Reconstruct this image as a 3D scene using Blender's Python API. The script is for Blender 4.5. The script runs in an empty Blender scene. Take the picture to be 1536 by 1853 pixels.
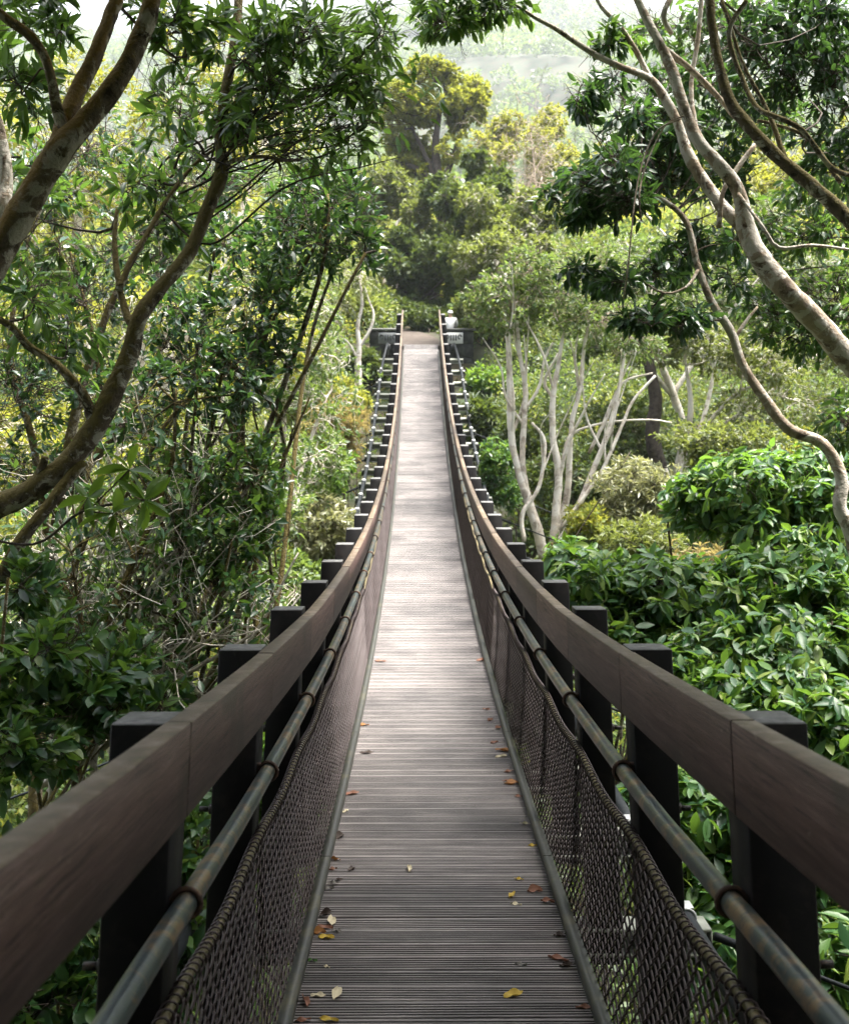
import bpy, bmesh, math, random
import numpy as np
from mathutils import Vector

# ------------------------------------------------------------------ camera, light, exposure
SC = bpy.context.scene
COL = SC.collection
F, CX, CY = 1900.0, 768.0, 926.5          # photo pixels
TH, YAW = 0.19, 0.0041
cam_d = bpy.data.cameras.new('camera'); cam = bpy.data.objects.new('camera', cam_d); COL.objects.link(cam)
cam_d.sensor_fit = 'VERTICAL'; cam_d.sensor_height = 36.0; cam_d.sensor_width = 36.0
cam_d.lens = 36.0 * F / 1853.0
cam_d.clip_start = 0.05; cam_d.clip_end = 4000
cam.location = (0, 0, 0); cam.rotation_euler = (math.pi/2 - TH, 0, -YAW)
cam_d.dof.use_dof = True; cam_d.dof.focus_distance = 4.6; cam_d.dof.aperture_fstop = 5.6
SC.camera = cam

SUN_EL, SUN_AZ = math.radians(70), math.radians(58)   # azimuth from straight ahead (+Y) towards the right (+X)
w = bpy.data.worlds.new('World'); SC.world = w; w.use_nodes = True
nt = w.node_tree; bg = nt.nodes['Background']
sky = nt.nodes.new('ShaderNodeTexSky'); sky.sky_type = 'NISHITA'; sky.sun_disc = False
sky.sun_elevation = SUN_EL; sky.sun_rotation = SUN_AZ
sky.dust_density = 6.0; sky.air_density = 1.0; sky.ozone_density = 1.0
hs = nt.nodes.new('ShaderNodeHueSaturation'); hs.inputs['Saturation'].default_value = 0.35
nt.links.new(sky.outputs[0], hs.inputs['Color']); nt.links.new(hs.outputs[0], bg.inputs[0])
bg.inputs[1].default_value = 0.11
sl = bpy.data.lights.new('sun', 'SUN'); sl.energy = 4.4; sl.angle = math.radians(26); sl.color = (1.0, 0.95, 0.86)
sun = bpy.data.objects.new('sun', sl); COL.objects.link(sun)
sd = Vector((math.sin(SUN_AZ)*math.cos(SUN_EL), math.cos(SUN_AZ)*math.cos(SUN_EL), math.sin(SUN_EL)))
sun.rotation_euler = sd.to_track_quat('Z', 'Y').to_euler(); sun.location = sd * 60
SC.view_settings.view_transform = 'Standard'; SC.view_settings.look = 'None'
SC.view_settings.exposure = 2.3; SC.view_settings.gamma = 1.0
SC.render.engine = 'CYCLES'
cy = SC.cycles
cy.max_bounces = 8; cy.diffuse_bounces = 3; cy.glossy_bounces = 3; cy.transmission_bounces = 3; cy.volume_bounces = 1
cy.transparent_max_bounces = 4; cy.caustics_reflective = False; cy.caustics_refractive = False
cy.use_denoising = True
cy.use_adaptive_sampling = True; cy.adaptive_threshold = 0.02

# ------------------------------------------------------------------ pixel and bridge geometry
ST, CT = math.sin(TH), math.cos(TH)
def at(px, py, z):
    """world point seen at photo pixel (px, py) at camera depth z"""
    X = (px-CX)/F*z; Yc = (py-CY)/F*z
    D = z*CT - Yc*ST; Z = -z*ST - Yc*CT
    return np.array((X*math.cos(YAW)+D*math.sin(YAW), -X*math.sin(YAW)+D*math.cos(YAW), Z))
def proj(p):
    x, d, zz = p
    X = x*math.cos(YAW)-d*math.sin(YAW); D = x*math.sin(YAW)+d*math.cos(YAW)
    z = D*CT - zz*ST; yc = -(D*ST+zz*CT)
    return CX+F*X/z, CY+F*yc/z, z
BA, BK, BD0, BC = -3.3846, 0.0077, 14.80, 0.0776
D_START, D_END, DECK_END = -4.4, 31.6, 32.25
def deck_z(d): return BA + BK*(d-BD0)**2
def B(d, x, h):
    s = 2*BK*(d-BD0); n = math.hypot(1, s)
    return np.array((BC + x - 0.06*(d/34.0)**2, d - s/n*h, deck_z(d) + h/n))
def deck_hit(px, py):
    lo, hi = 0.5, 34.0
    for _ in range(50):
        m = (lo+hi)/2
        if proj((0, m, deck_z(m)))[1] > py: lo = m
        else: hi = m
    d = lo; z = proj((0, d, deck_z(d)))[2]
    return d, at(px, py, z)[0] - BC
G_D = np.array([-40, -20, -5, 0, 5, 10, 14, 20, 26, 30, 32.8, 38, 50, 70, 120, 200, 300, 450, 700, 1000])
G_Z = np.array([16, 7, -0.9, -4.2, -6.6, -7.8, -7.4, -5.3, -3.5, -2.7, -1.15, -0.8, 0.2, 2.0, 6, 12, 24, 62, 150, 246])  # unseen slope behind the camera raised to cut light from there
def ground_z(x, d):
    x = np.asarray(x, float); d = np.asarray(d, float)
    z = np.interp(d, G_D, G_Z)
    near = np.clip(1-np.abs(d-8)/30, 0, 1)
    ax = np.abs(x)
    z = z + near*np.clip(ax-3, 0, 40)*0.20
    far = np.clip((d-60)/150, 0, 1)*np.clip(d/500, 0.5, 1.3)
    z = z + far*(9*np.sin(x*0.012+1.0)+7*np.sin(x*0.031+d*0.02)+5*np.sin(d*0.045+x*0.017))
    z = z + 0.15*np.sin(x*1.7+d*0.6)*np.clip((ax-2)/3, 0, 1) + 0.1*np.sin(d*2.1-x*1.1)*np.clip((ax-2)/3, 0, 1)
    return z

# ------------------------------------------------------------------ object helpers
def tag(o, label=None, cat=None, group=None, kind=None):
    if label: o['label'] = label
    if cat: o['category'] = cat
    if group: o['group'] = group
    if kind: o['kind'] = kind
    return o
def thing(name, loc, label, cat, group=None):
    o = bpy.data.objects.new(name, None); COL.objects.link(o); o.location = Vector(loc); o.empty_display_size = 0.2
    return tag(o, label, cat, group)

def clear_of_bridge(P):
    P = np.asarray(P); dz = BA+BK*(P[:, 1]-BD0)**2
    return ~((np.abs(P[:, 0]-BC) < 0.8+0.012*np.clip(P[:, 1], 0, 40)) & (P[:, 2] > dz-0.25) & (P[:, 2] < dz+2.3) & (P[:, 1] > -4.4) & (P[:, 1] < 33))
class MB:
    """numpy mesh builder"""
    def __init__(s): s.v = []; s.f4 = []; s.f3 = []; s.m4 = []; s.m3 = []; s.n = 0
    def add(s, v, f, mat=0):
        v = np.asarray(v, float).reshape(-1, 3); f = np.asarray(f, np.int64)
        s.v.append(v)
        if f.shape[1] == 4: s.f4.append(f+s.n); s.m4.append(np.full(len(f), mat if np.isscalar(mat) else 0))
        else: s.f3.append(f+s.n); s.m3.append(np.full(len(f), mat))
        if f.shape[1] == 4 and not np.isscalar(mat): s.m4[-1] = np.asarray(mat)
        s.n += len(v)
    def box(s, frame, x0, x1, y0, y1, z0, z1, mat=0, bev=0.0):
        """frame maps local (x,y,z) to world"""
        if bev <= 0:
            v = [frame(x, y, z) for z in (z0, z1) for y in (y0, y1) for x in (x0, x1)]
            s.add(v, [(0, 2, 3, 1), (4, 5, 7, 6), (0, 1, 5, 4), (2, 6, 7, 3), (0, 4, 6, 2), (1, 3, 7, 5)], mat)
            return
        b = bev
        def ring(xa, xb, ya, yb, z):
            return [(xa+b, ya, z), (xb-b, ya, z), (xb, ya+b, z), (xb, yb-b, z), (xb-b, yb, z), (xa+b, yb, z), (xa, yb-b, z), (xa, ya+b, z)]
        rs = [ring(x0+b, x1-b, y0+b, y1-b, z0), ring(x0, x1, y0, y1, z0+b), ring(x0, x1, y0, y1, z1-b), ring(x0+b, x1-b, y0+b, y1-b, z1)]
        v = [frame(*p) for r in rs for p in r]; f = []
        for k in range(3):
            for i in range(8):
                j = (i+1) % 8; f.append((k*8+i, k*8+j, (k+1)*8+j, (k+1)*8+i))
        o = 24
        f += [(o, o+1, o+2, o+3), (o, o+3, o+4, o+7), (o+4, o+5, o+6, o+7), (0, 3, 2, 1), (0, 7, 4, 3), (4, 7, 6, 5)]
        s.add(v, f, mat)
    def tube(s, pts, rad, sides=8, mat=0, caps=True, bump=0.0, seed=0):
        P = np.asarray(pts, float); n = len(P); R = np.broadcast_to(np.asarray(rad, float), (n,))
        T = np.gradient(P, axis=0); T /= np.linalg.norm(T, axis=1)[:, None]+1e-12
        a = np.array((0, 0, 1.0)) if abs(T[0, 2]) < 0.9 else np.array((1.0, 0, 0))
        N = np.zeros((n, 3)); u = a - T[0]*np.dot(a, T[0]); u /= np.linalg.norm(u); N[0] = u
        for i in range(1, n):
            u = u - T[i]*np.dot(u, T[i]); u /= np.linalg.norm(u)+1e-12; N[i] = u
        Bn = np.cross(T, N)
        an = np.arange(sides)*2*math.pi/sides
        RR = np.repeat(R[:, None], sides, 1)
        if bump > 0:
            rg = np.random.default_rng(seed)
            ph = rg.uniform(0, 6.28, 6); L = np.cumsum(np.r_[0, np.linalg.norm(np.diff(P, axis=0), axis=1)])
            q = L/(R.mean()*2)
            RR = RR*(1+bump*(0.5*np.sin(1.3*q[:, None]+an*1+ph[0])+0.35*np.sin(2.9*q[:, None]+2*an+ph[1])+0.35*np.sin(0.7*q[:, None]-an*2+ph[2])+0.25*np.sin(5.3*q[:, None]+3*an+ph[3])+0.22*rg.normal(0, 1, (n, sides))))
        V = P[:, None]+RR[..., None]*(np.cos(an)[None, :, None]*N[:, None]+np.sin(an)[None, :, None]*Bn[:, None])
        idx = np.arange(n*sides).reshape(n, sides); nx = np.roll(idx, -1, 1)
        f = np.stack([idx[:-1], nx[:-1], nx[1:], idx[1:]], -1).reshape(-1, 4)
        base = s.n
        s.add(V.reshape(-1, 3), f, mat)
        if caps:
            c = np.array([P[0], P[-1]])
            i0 = idx[0]; i1 = idx[-1]; m = n*sides
            s.v.append(c); s.n += 2
            f3 = [(base+m, base+i0[(k+1) % sides], base+i0[k]) for k in range(sides)]+[(base+m+1, base+i1[k], base+i1[(k+1) % sides]) for k in range(sides)]
            s.f3.append(np.array(f3)); s.m3.append(np.full(len(f3), mat))
    def twigs(s, A, Bp, r0, r1, sag=0.1, rng=None, npt=4, sides=3, mat=0):
        """many thin curved twigs from A[i] to Bp[i] at once"""
        A = np.asarray(A, float).reshape(-1, 3); Bp = np.asarray(Bp, float).reshape(-1, 3)
        ok = clear_of_bridge(Bp) & clear_of_bridge(A) & clear_of_bridge((A+Bp)/2); A, Bp, r0, r1 = A[ok], Bp[ok], np.asarray(r0)[ok], np.asarray(r1)[ok]; n = len(A)
        if n == 0: return
        L = np.linalg.norm(Bp-A, axis=1)
        off = rng.normal(0, 1, (n, 3))*L[:, None]*sag; off[:, 2] += L*sag*0.5
        off2 = rng.normal(0, 1, (n, 3))*L[:, None]*sag*0.5
        t = np.linspace(0, 1, npt)[None, :, None]
        P = A[:, None]*(1-t)+Bp[:, None]*t+off[:, None]*(4*t*(1-t))*0.5+off2[:, None]*np.sin(2*math.pi*t)
        R = np.asarray(r0).reshape(-1, 1)*(1-t[..., 0])+np.asarray(r1).reshape(-1, 1)*t[..., 0]
        R = np.broadcast_to(R, (n, npt))
        T = (Bp-A)/(L[:, None]+1e-9)
        a = np.where(np.abs(T[:, 2:3]) < 0.9, np.array([[0, 0, 1.0]]), np.array([[1.0, 0, 0]]))
        N = a - T*np.sum(a*T, 1, keepdims=True); N /= np.linalg.norm(N, axis=1)[:, None]
        Bn = np.cross(T, N); an = np.arange(sides)*2*math.pi/sides
        ring = np.cos(an)[None, :, None]*N[:, None]+np.sin(an)[None, :, None]*Bn[:, None]
        V = P[:, :, None]+R[:, :, None, None]*ring[:, None]
        idx = np.arange(n*npt*sides).reshape(n, npt, sides); nx = np.roll(idx, -1, 2)
        f = np.stack([idx[:, :-1], nx[:, :-1], nx[:, 1:], idx[:, 1:]], -1).reshape(-1, 4)
        s.add(V.reshape(-1, 3), f, mat)
    def build(s, name, mats, parent=None, smooth=False, origin=None):
        me = bpy.data.meshes.new(name)
        V = np.concatenate(s.v) if s.v else np.zeros((0, 3))
        o = bpy.data.objects.new(name, me); COL.objects.link(o)
        if parent is not None: o.parent = parent; off = np.array(abs_loc(parent))
        else: off = np.array(origin if origin is not None else (0, 0, 0), float); o.location = off
        V = V - off
        f4 = np.concatenate(s.f4) if s.f4 else np.zeros((0, 4), np.int64)
        f3 = np.concatenate(s.f3) if s.f3 else np.zeros((0, 3), np.int64)
        me.vertices.add(len(V)); me.vertices.foreach_set('co', V.astype(np.float32).ravel())
        li = np.concatenate([f4.ravel(), f3.ravel()]).astype(np.int32)
        me.loops.add(len(li)); me.loops.foreach_set('vertex_index', li)
        tot = np.concatenate([np.full(len(f4), 4), np.full(len(f3), 3)]).astype(np.int32)
        st = (np.cumsum(tot)-tot).astype(np.int32)
        me.polygons.add(len(tot)); me.polygons.foreach_set('loop_start', st); me.polygons.foreach_set('loop_total', tot)
        if not isinstance(mats, (list, tuple)): mats = [mats]
        for m in mats: me.materials.append(m)
        if len(mats) > 1:
            mi = np.concatenate([np.concatenate(s.m4) if s.m4 else [], np.concatenate(s.m3) if s.m3 else []]).astype(np.int32)
            me.polygons.foreach_set('material_index', mi)
        if smooth: me.polygons.foreach_set('use_smooth', np.ones(len(tot), bool))
        me.update(calc_edges=True); me.validate()
        return o
def abs_loc(o):
    p = Vector((0, 0, 0))
    while o is not None: p = p + o.location; o = o.parent
    return p
def spline(pts, step):
    """Catmull-Rom through rows (x,y,z,r), resampled"""
    P = np.asarray(pts, float)
    Q = np.vstack([2*P[0]-P[1], P, 2*P[-1]-P[-2]]); out = []
    for i in range(1, len(Q)-2):
        p0, p1, p2, p3 = Q[i-1:i+3]
        n = max(2, int(np.linalg.norm((p2-p1)[:3])/step)+1)
        t = np.linspace(0, 1, n, endpoint=False)[:, None]
        out.append(0.5*(2*p1+(p2-p0)*t+(2*p0-5*p1+4*p2-p3)*t**2+(3*p1-p0-3*p2+p3)*t**3))
    out.append(P[-1:]); out = np.vstack(out); out[:, 3] = np.maximum(out[:, 3], 0.002)
    return out

# ------------------------------------------------------------------ materials
def new_mat(name):
    m = bpy.data.materials.new(name); m.use_nodes = True
    return m, m.node_tree, m.node_tree.nodes['Principled BSDF']
def nd(nt, t, **k):
    n = nt.nodes.new(t)
    for a, b in k.items(): setattr(n, a, b)
    return n
def ramp(nt, src, stops):
    r = nd(nt, 'ShaderNodeValToRGB'); e = r.color_ramp.elements
    while len(e) < len(stops): e.new(0.5)
    for q, (p, c) in zip(e, stops): q.position = p; q.color = (*c, 1) if len(c) == 3 else c
    nt.links.new(src, r.inputs[0]); return r.outputs[0]
def noise(nt, scale, detail=4, rough=0.55, vec=None, dist=0.0):
    n = nd(nt, 'ShaderNodeTexNoise'); n.inputs['Scale'].default_value = scale; n.inputs['Detail'].default_value = detail
    n.inputs['Roughness'].default_value = rough; n.inputs['Distortion'].default_value = dist
    if vec is None: vec = nd(nt, 'ShaderNodeTexCoord').outputs['Object']
    nt.links.new(vec, n.inputs['Vector']); return n.outputs[0]
def mapped(nt, scale):
    tc = nd(nt, 'ShaderNodeTexCoord'); mp = nd(nt, 'ShaderNodeMapping'); mp.inputs['Scale'].default_value = scale
    nt.links.new(tc.outputs['Object'], mp.inputs[0]); return mp.outputs[0]
def mix(nt, fac, a, b, mode='MIX'):
    n = nd(nt, 'ShaderNodeMix', data_type='RGBA', blend_type=mode)
    for s, v in ((n.inputs[0], fac), (n.inputs[6], a), (n.inputs[7], b)):
        if isinstance(v, (int, float)): s.default_value = v
        elif isinstance(v, tuple): s.default_value = (*v, 1)
        else: nt.links.new(v, s)
    return n.outputs[2]
def bump(nt, bs, h, strength=0.4, dist=0.01):
    b = nd(nt, 'ShaderNodeBump'); b.inputs['Strength'].default_value = strength; b.inputs['Distance'].default_value = dist
    nt.links.new(h, b.inputs['Height']); nt.links.new(b.outputs[0], bs.inputs['Normal'])

def leaf_mat(name, cols, trans, rough=0.38, tf=0.35, spec=0.5):
    m, nt, bs = new_mat(name)
    g = nd(nt, 'ShaderNodeNewGeometry')
    k = len(cols)
    col = ramp(nt, g.outputs['Random Per Island'], [((i+0.0)/(k-1), c) for i, c in enumerate(cols)])
    nt.links.new(col, bs.inputs['Base Color']); bs.inputs['Roughness'].default_value = rough
    bs.inputs['Specular IOR Level'].default_value = spec
    tr = nd(nt, 'ShaderNodeBsdfTranslucent')
    tc = mix(nt, 0.75, col, trans); nt.links.new(tc, tr.inputs[0])
    mx = nd(nt, 'ShaderNodeMixShader'); mx.inputs[0].default_value = tf
    nt.links.new(bs.outputs[0], mx.inputs[1]); nt.links.new(tr.outputs[0], mx.inputs[2])
    out = nt.nodes['Material Output']; nt.links.new(mx.outputs[0], out.inputs[0])
    return m
def bark_mat(name, dark, mid, pale, moss=None, scale=9.0, pale_at=0.55):
    m, nt, bs = new_mat(name)
    n1 = noise(nt, scale, 6, 0.65, dist=0.6); n2 = noise(nt, scale*0.55, 7, 0.7, dist=1.2); n3 = noise(nt, scale*5, 3, 0.6)
    c = ramp(nt, n1, [(0.36, dark), (0.47, mid), (0.60, tuple(1.35*q for q in mid))])
    pm = ramp(nt, n2, [(pale_at-0.025, (0, 0, 0)), (pale_at+0.02, (1, 1, 1))])
    c = mix(nt, pm, c, pale)
    if moss:
        g = nd(nt, 'ShaderNodeNewGeometry'); sp = nd(nt, 'ShaderNodeSeparateXYZ'); nt.links.new(g.outputs['Normal'], sp.inputs[0])
        ma = nd(nt, 'ShaderNodeMath', operation='MULTIPLY_ADD'); nt.links.new(n1, ma.inputs[0]); ma.inputs[1].default_value = 1.4; nt.links.new(sp.outputs[2], ma.inputs[2])
        mk = ramp(nt, ma.outputs[0], [(0.55, (0, 0, 0)), (0.95, (1, 1, 1))])
        c = mix(nt, mk, c, moss)
    nt.links.new(c, bs.inputs['Base Color']); bs.inputs['Roughness'].default_value = 0.85; bs.inputs['Specular IOR Level'].default_value = 0.25
    hm = nd(nt, 'ShaderNodeMath', operation='MULTIPLY_ADD'); nt.links.new(n3, hm.inputs[0]); hm.inputs[1].default_value = 0.4; nt.links.new(n1, hm.inputs[2])
    bump(nt, bs, hm.outputs[0], 1.0, 0.02)
    return m
M = {}
M['bark_mossy'] = bark_mat('bark_mossy', (0.03, 0.02, 0.012), (0.115, 0.088, 0.062), (0.38, 0.34, 0.28), (0.15, 0.095, 0.02), 13, 0.545)
M['bark_brown'] = bark_mat('bark_brown', (0.026, 0.02, 0.013), (0.10, 0.078, 0.056), (0.40, 0.37, 0.31), (0.10, 0.078, 0.022), 16, 0.545)
M['bark_pale'] = bark_mat('bark_pale', (0.10, 0.07, 0.05), (0.27, 0.215, 0.16), (0.50, 0.46, 0.40), None, 10, 0.50)
M['bark_far'] = bark_mat('bark_far', (0.24, 0.20, 0.16), (0.44, 0.39, 0.33), (0.64, 0.60, 0.54), None, 5, 0.50)
M['bark_dark'] = bark_mat('bark_dark', (0.015, 0.012, 0.010), (0.045, 0.036, 0.03), (0.10, 0.09, 0.075), None, 12, 0.66)
M['twig'] = bark_mat('twig', (0.02, 0.016, 0.012), (0.055, 0.042, 0.032), (0.12, 0.10, 0.08), None, 8, 0.62)
M['twig_pale'] = bark_mat('twig_pale', (0.09, 0.07, 0.05), (0.24, 0.19, 0.14), (0.38, 0.33, 0.27), None, 8, 0.55)
M['leaf_glossy'] = leaf_mat('leaf_glossy', [(0.012, 0.042, 0.022), (0.022, 0.072, 0.032), (0.036, 0.105, 0.033), (0.058, 0.135, 0.032), (0.11, 0.165, 0.024)], (0.20, 0.36, 0.04), 0.36, 0.32, 0.55)
M['leaf_dark'] = leaf_mat('leaf_dark', [(0.008, 0.030, 0.019), (0.014, 0.048, 0.026), (0.022, 0.068, 0.027), (0.034, 0.088, 0.028)], (0.13, 0.27, 0.04), 0.36, 0.28, 0.55)
M['leaf_fresh'] = leaf_mat('leaf_fresh', [(0.03, 0.09, 0.015), (0.06, 0.14, 0.018), (0.09, 0.18, 0.025)], (0.28, 0.44, 0.04), 0.35, 0.35, 0.5)
M['leaf_big'] = leaf_mat('leaf_big', [(0.012, 0.050, 0.021), (0.026, 0.086, 0.031), (0.044, 0.118, 0.033), (0.070, 0.150, 0.030), (0.15, 0.20, 0.025)], (0.23, 0.42, 0.04), 0.46, 0.33, 0.45)
M['leaf_olive'] = leaf_mat('leaf_olive', [(0.040, 0.065, 0.018), (0.070, 0.098, 0.025), (0.11, 0.135, 0.032), (0.16, 0.165, 0.045)], (0.30, 0.36, 0.06), 0.45, 0.35, 0.4)
M['leaf_mid'] = leaf_mat('leaf_mid', [(0.022, 0.055, 0.016), (0.042, 0.088, 0.022), (0.072, 0.12, 0.026), (0.12, 0.15, 0.035)], (0.24, 0.34, 0.06), 0.45, 0.38, 0.4)
M['leaf_yellow'] = leaf_mat('leaf_yellow', [(0.06, 0.105, 0.014), (0.11, 0.155, 0.018), (0.18, 0.20, 0.024), (0.26, 0.24, 0.035)], (0.46, 0.46, 0.06), 0.5, 0.42, 0.3)
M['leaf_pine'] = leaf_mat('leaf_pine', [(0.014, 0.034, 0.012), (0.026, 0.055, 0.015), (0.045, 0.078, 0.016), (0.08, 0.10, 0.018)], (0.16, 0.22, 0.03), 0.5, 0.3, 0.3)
M['leaf_lime'] = leaf_mat('leaf_lime', [(0.05, 0.085, 0.012), (0.10, 0.14, 0.016), (0.17, 0.19, 0.02), (0.24, 0.22, 0.025)], (0.42, 0.44, 0.05), 0.5, 0.4, 0.3)
M['leaf_straw'] = leaf_mat('leaf_straw', [(0.13, 0.10, 0.035), (0.19, 0.15, 0.05), (0.12, 0.13, 0.03)], (0.4, 0.32, 0.1), 0.6, 0.4, 0.3)
M['leaf_pale'] = leaf_mat('leaf_pale', [(0.09, 0.11, 0.05), (0.15, 0.16, 0.08), (0.21, 0.20, 0.11)], (0.35, 0.36, 0.12), 0.4, 0.35, 0.5)

def along_bridge(nt, scale):
    # object coordinates with the bridge's sag taken out, so that grain runs along the rail
    tc = nd(nt, 'ShaderNodeTexCoord'); sp = nd(nt, 'ShaderNodeSeparateXYZ'); nt.links.new(tc.outputs['Object'], sp.inputs[0])
    def m(op, a, b):
        q = nd(nt, 'ShaderNodeMath', operation=op)
        for i, v in enumerate((a, b)):
            if isinstance(v, (int, float)): q.inputs[i].default_value = v
            else: nt.links.new(v, q.inputs[i])
        return q.outputs[0]
    y = m('ADD', sp.outputs[1], D_START-BD0); z = m('SUBTRACT', sp.outputs[2], m('MULTIPLY', m('MULTIPLY', y, y), BK))
    cb = nd(nt, 'ShaderNodeCombineXYZ')
    for i, (v, k) in enumerate(zip((sp.outputs[0], sp.outputs[1], z), scale)): nt.links.new(m('MULTIPLY', v, k), cb.inputs[i])
    return cb.outputs[0]
def wood_rail():
    m, nt, bs = new_mat('rail_wood')
    v = along_bridge(nt, (22, 1.4, 22)); n1 = noise(nt, 3.0, 8, 0.7, v, 0.5); n2 = noise(nt, 2.0, 4, 0.6)
    c = ramp(nt, n1, [(0.3, (0.045, 0.023, 0.018)), (0.55, (0.104, 0.064, 0.056)), (0.75, (0.19, 0.135, 0.126))])
    n4 = noise(nt, 4.5, 6, 0.75, along_bridge(nt, (40, 1.1, 40)), 0.2); ck = ramp(nt, n4, [(0.40, (0.22, 0.2, 0.2)), (0.455, (1, 1, 1))]); c = mix(nt, 1.0, c, ck, 'MULTIPLY')
    n5 = noise(nt, 55, 3, 0.7); sp5 = ramp(nt, n5, [(0.66, (0, 0, 0)), (0.72, (0.5, 0.5, 0.5))]); c = mix(nt, sp5, c, (0.24, 0.20, 0.17))
    st = ramp(nt, n2, [(0.60, (0, 0, 0)), (0.66, (0.7, 0.7, 0.7))]); c = mix(nt, st, c, (0.035, 0.028, 0.02))
    g = nd(nt, 'ShaderNodeNewGeometry'); sp = nd(nt, 'ShaderNodeSeparateXYZ'); nt.links.new(g.outputs['Normal'], sp.inputs[0])
    n3 = noise(nt, 16, 5, 0.65)
    mosscol = ramp(nt, n3, [(0.3, (0.045, 0.035, 0.016)), (0.5, (0.095, 0.066, 0.038)), (0.7, (0.19, 0.155, 0.125))])
    up = ramp(nt, sp.outputs[2], [(0.35, (0, 0, 0)), (0.6, (1, 1, 1))]); c = mix(nt, up, c, mosscol)
    ri = ramp(nt, g.outputs['Random Per Island'], [(0, (0.45, 0.43, 0.42)), (0.5, (0.85, 0.8, 0.8)), (1, (1.25, 1.22, 1.22))]); c = mix(nt, 1.0, c, ri, 'MULTIPLY')
    nt.links.new(c, bs.inputs['Base Color']); bs.inputs['Roughness'].default_value = 0.55; bs.inputs['Specular IOR Level'].default_value = 0.35; bump(nt, bs, n1, 0.45, 0.005); return m
def deck_wood():
    m, nt, bs = new_mat('deck_wood')
    v = mapped(nt, (1.3, 18, 18)); n1 = noise(nt, 3.0, 6, 0.65, v, 0.3); n2 = noise(nt, 1.6, 5, 0.6)
    c = ramp(nt, n1, [(0.28, (0.095, 0.087, 0.087)), (0.52, (0.197, 0.183, 0.179)), (0.78, (0.335, 0.313, 0.303))])
    st = ramp(nt, n2, [(0.38, (0.58, 0.57, 0.58)), (0.56, (1.08, 1.05, 1.04))]); c = mix(nt, 1.0, c, st, 'MULTIPLY')
    g = nd(nt, 'ShaderNodeNewGeometry'); ri = ramp(nt, g.outputs['Random Per Island'], [(0, (0.68, 0.67, 0.68)), (1, (1.2, 1.18, 1.17))])
    c = mix(nt, 1.0, c, ri, 'MULTIPLY')
    nt.links.new(c, bs.inputs['Base Color']); bs.inputs['Roughness'].default_value = 0.48; bs.inputs['Specular IOR Level'].default_value = 0.5
    bump(nt, bs, n1, 0.3, 0.003); return m
def paint(name, c1, c2, rough=0.5, scale=12, metal=0.0, thr=0.6, bmp=0.2):
    m, nt, bs = new_mat(name)
    n1 = noise(nt, scale, 6, 0.7, dist=0.5); c = ramp(nt, n1, [(thr-0.06, c1), (thr+0.05, c2)])
    nt.links.new(c, bs.inputs['Base Color']); bs.inputs['Roughness'].default_value = rough; bs.inputs['Metallic'].default_value = metal
    bump(nt, bs, n1, bmp, 0.003); return m
M['groove'] = paint('deck_groove_dark', (0.02, 0.018, 0.018), (0.04, 0.035, 0.033), 0.9, 20)  # darker colour for the groove floors and sides
M['rail'] = wood_rail(); M['deck'] = deck_wood()
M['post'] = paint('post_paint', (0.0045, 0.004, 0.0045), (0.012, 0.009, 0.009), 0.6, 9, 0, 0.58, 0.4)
M['post'].node_tree.nodes['Principled BSDF'].inputs['Specular IOR Level'].default_value = 0.15
def paint_lit_tops(m):  # up-facing faces painted lighter grey, standing in for light from above
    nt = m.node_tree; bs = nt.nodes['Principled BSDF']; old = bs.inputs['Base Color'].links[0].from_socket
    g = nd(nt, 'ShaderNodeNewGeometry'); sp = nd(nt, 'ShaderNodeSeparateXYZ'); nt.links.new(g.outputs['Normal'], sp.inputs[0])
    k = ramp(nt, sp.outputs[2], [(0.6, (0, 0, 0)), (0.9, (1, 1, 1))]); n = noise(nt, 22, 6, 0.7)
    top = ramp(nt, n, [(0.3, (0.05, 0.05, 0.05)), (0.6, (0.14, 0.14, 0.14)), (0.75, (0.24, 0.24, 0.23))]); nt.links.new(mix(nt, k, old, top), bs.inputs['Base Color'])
paint_lit_tops(M['post'])
M['pipe'] = paint('pipe_paint', (0.03, 0.042, 0.044), (0.15, 0.10, 0.055), 0.36, 14, 0.2, 0.56, 0.5)
M['rust'] = paint('rust', (0.05, 0.025, 0.016), (0.13, 0.06, 0.03), 0.7, 25, 0.2)
M['wire'] = paint('wire_coat', (0.035, 0.022, 0.022), (0.055, 0.035, 0.033), 0.5, 5, 0.2)
M['rod'] = paint('rod_brass', (0.13, 0.105, 0.05), (0.05, 0.045, 0.03), 0.5, 30, 0.1)
M['kerb'] = paint('kerb_steel', (0.034, 0.036, 0.031), (0.07, 0.065, 0.042), 0.5, 6, 0.1)
M['beam'] = paint('beam_steel', (0.22, 0.23, 0.20), (0.13, 0.14, 0.10), 0.55, 5, 0.1)
M['cable'] = paint('cable_sheath', (0.016, 0.019, 0.022), (0.04, 0.042, 0.042), 0.6, 5, 0.0)
M['cable'].node_tree.nodes['Principled BSDF'].inputs['Specular IOR Level'].default_value = 0.12
M['clamp'] = paint('clamp_zinc', (0.42, 0.43, 0.43), (0.28, 0.28, 0.27), 0.45, 10, 0.2)
M['bolt'] = paint('bolt_iron', (0.03, 0.026, 0.024), (0.07, 0.045, 0.03), 0.6, 40, 0.4)
M['stone'] = paint('dark_stone', (0.014, 0.015, 0.014), (0.04, 0.044, 0.034), 0.85, 5, 0, 0.55, 0.8)
M['coping'] = paint('coping_stone', (0.085, 0.087, 0.082), (0.05, 0.055, 0.045), 0.8, 4, 0, 0.6, 0.4)
M['plate_white'] = paint('plate_white', (0.62, 0.62, 0.60), (0.4, 0.4, 0.38), 0.6, 7, 0, 0.66)
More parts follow.
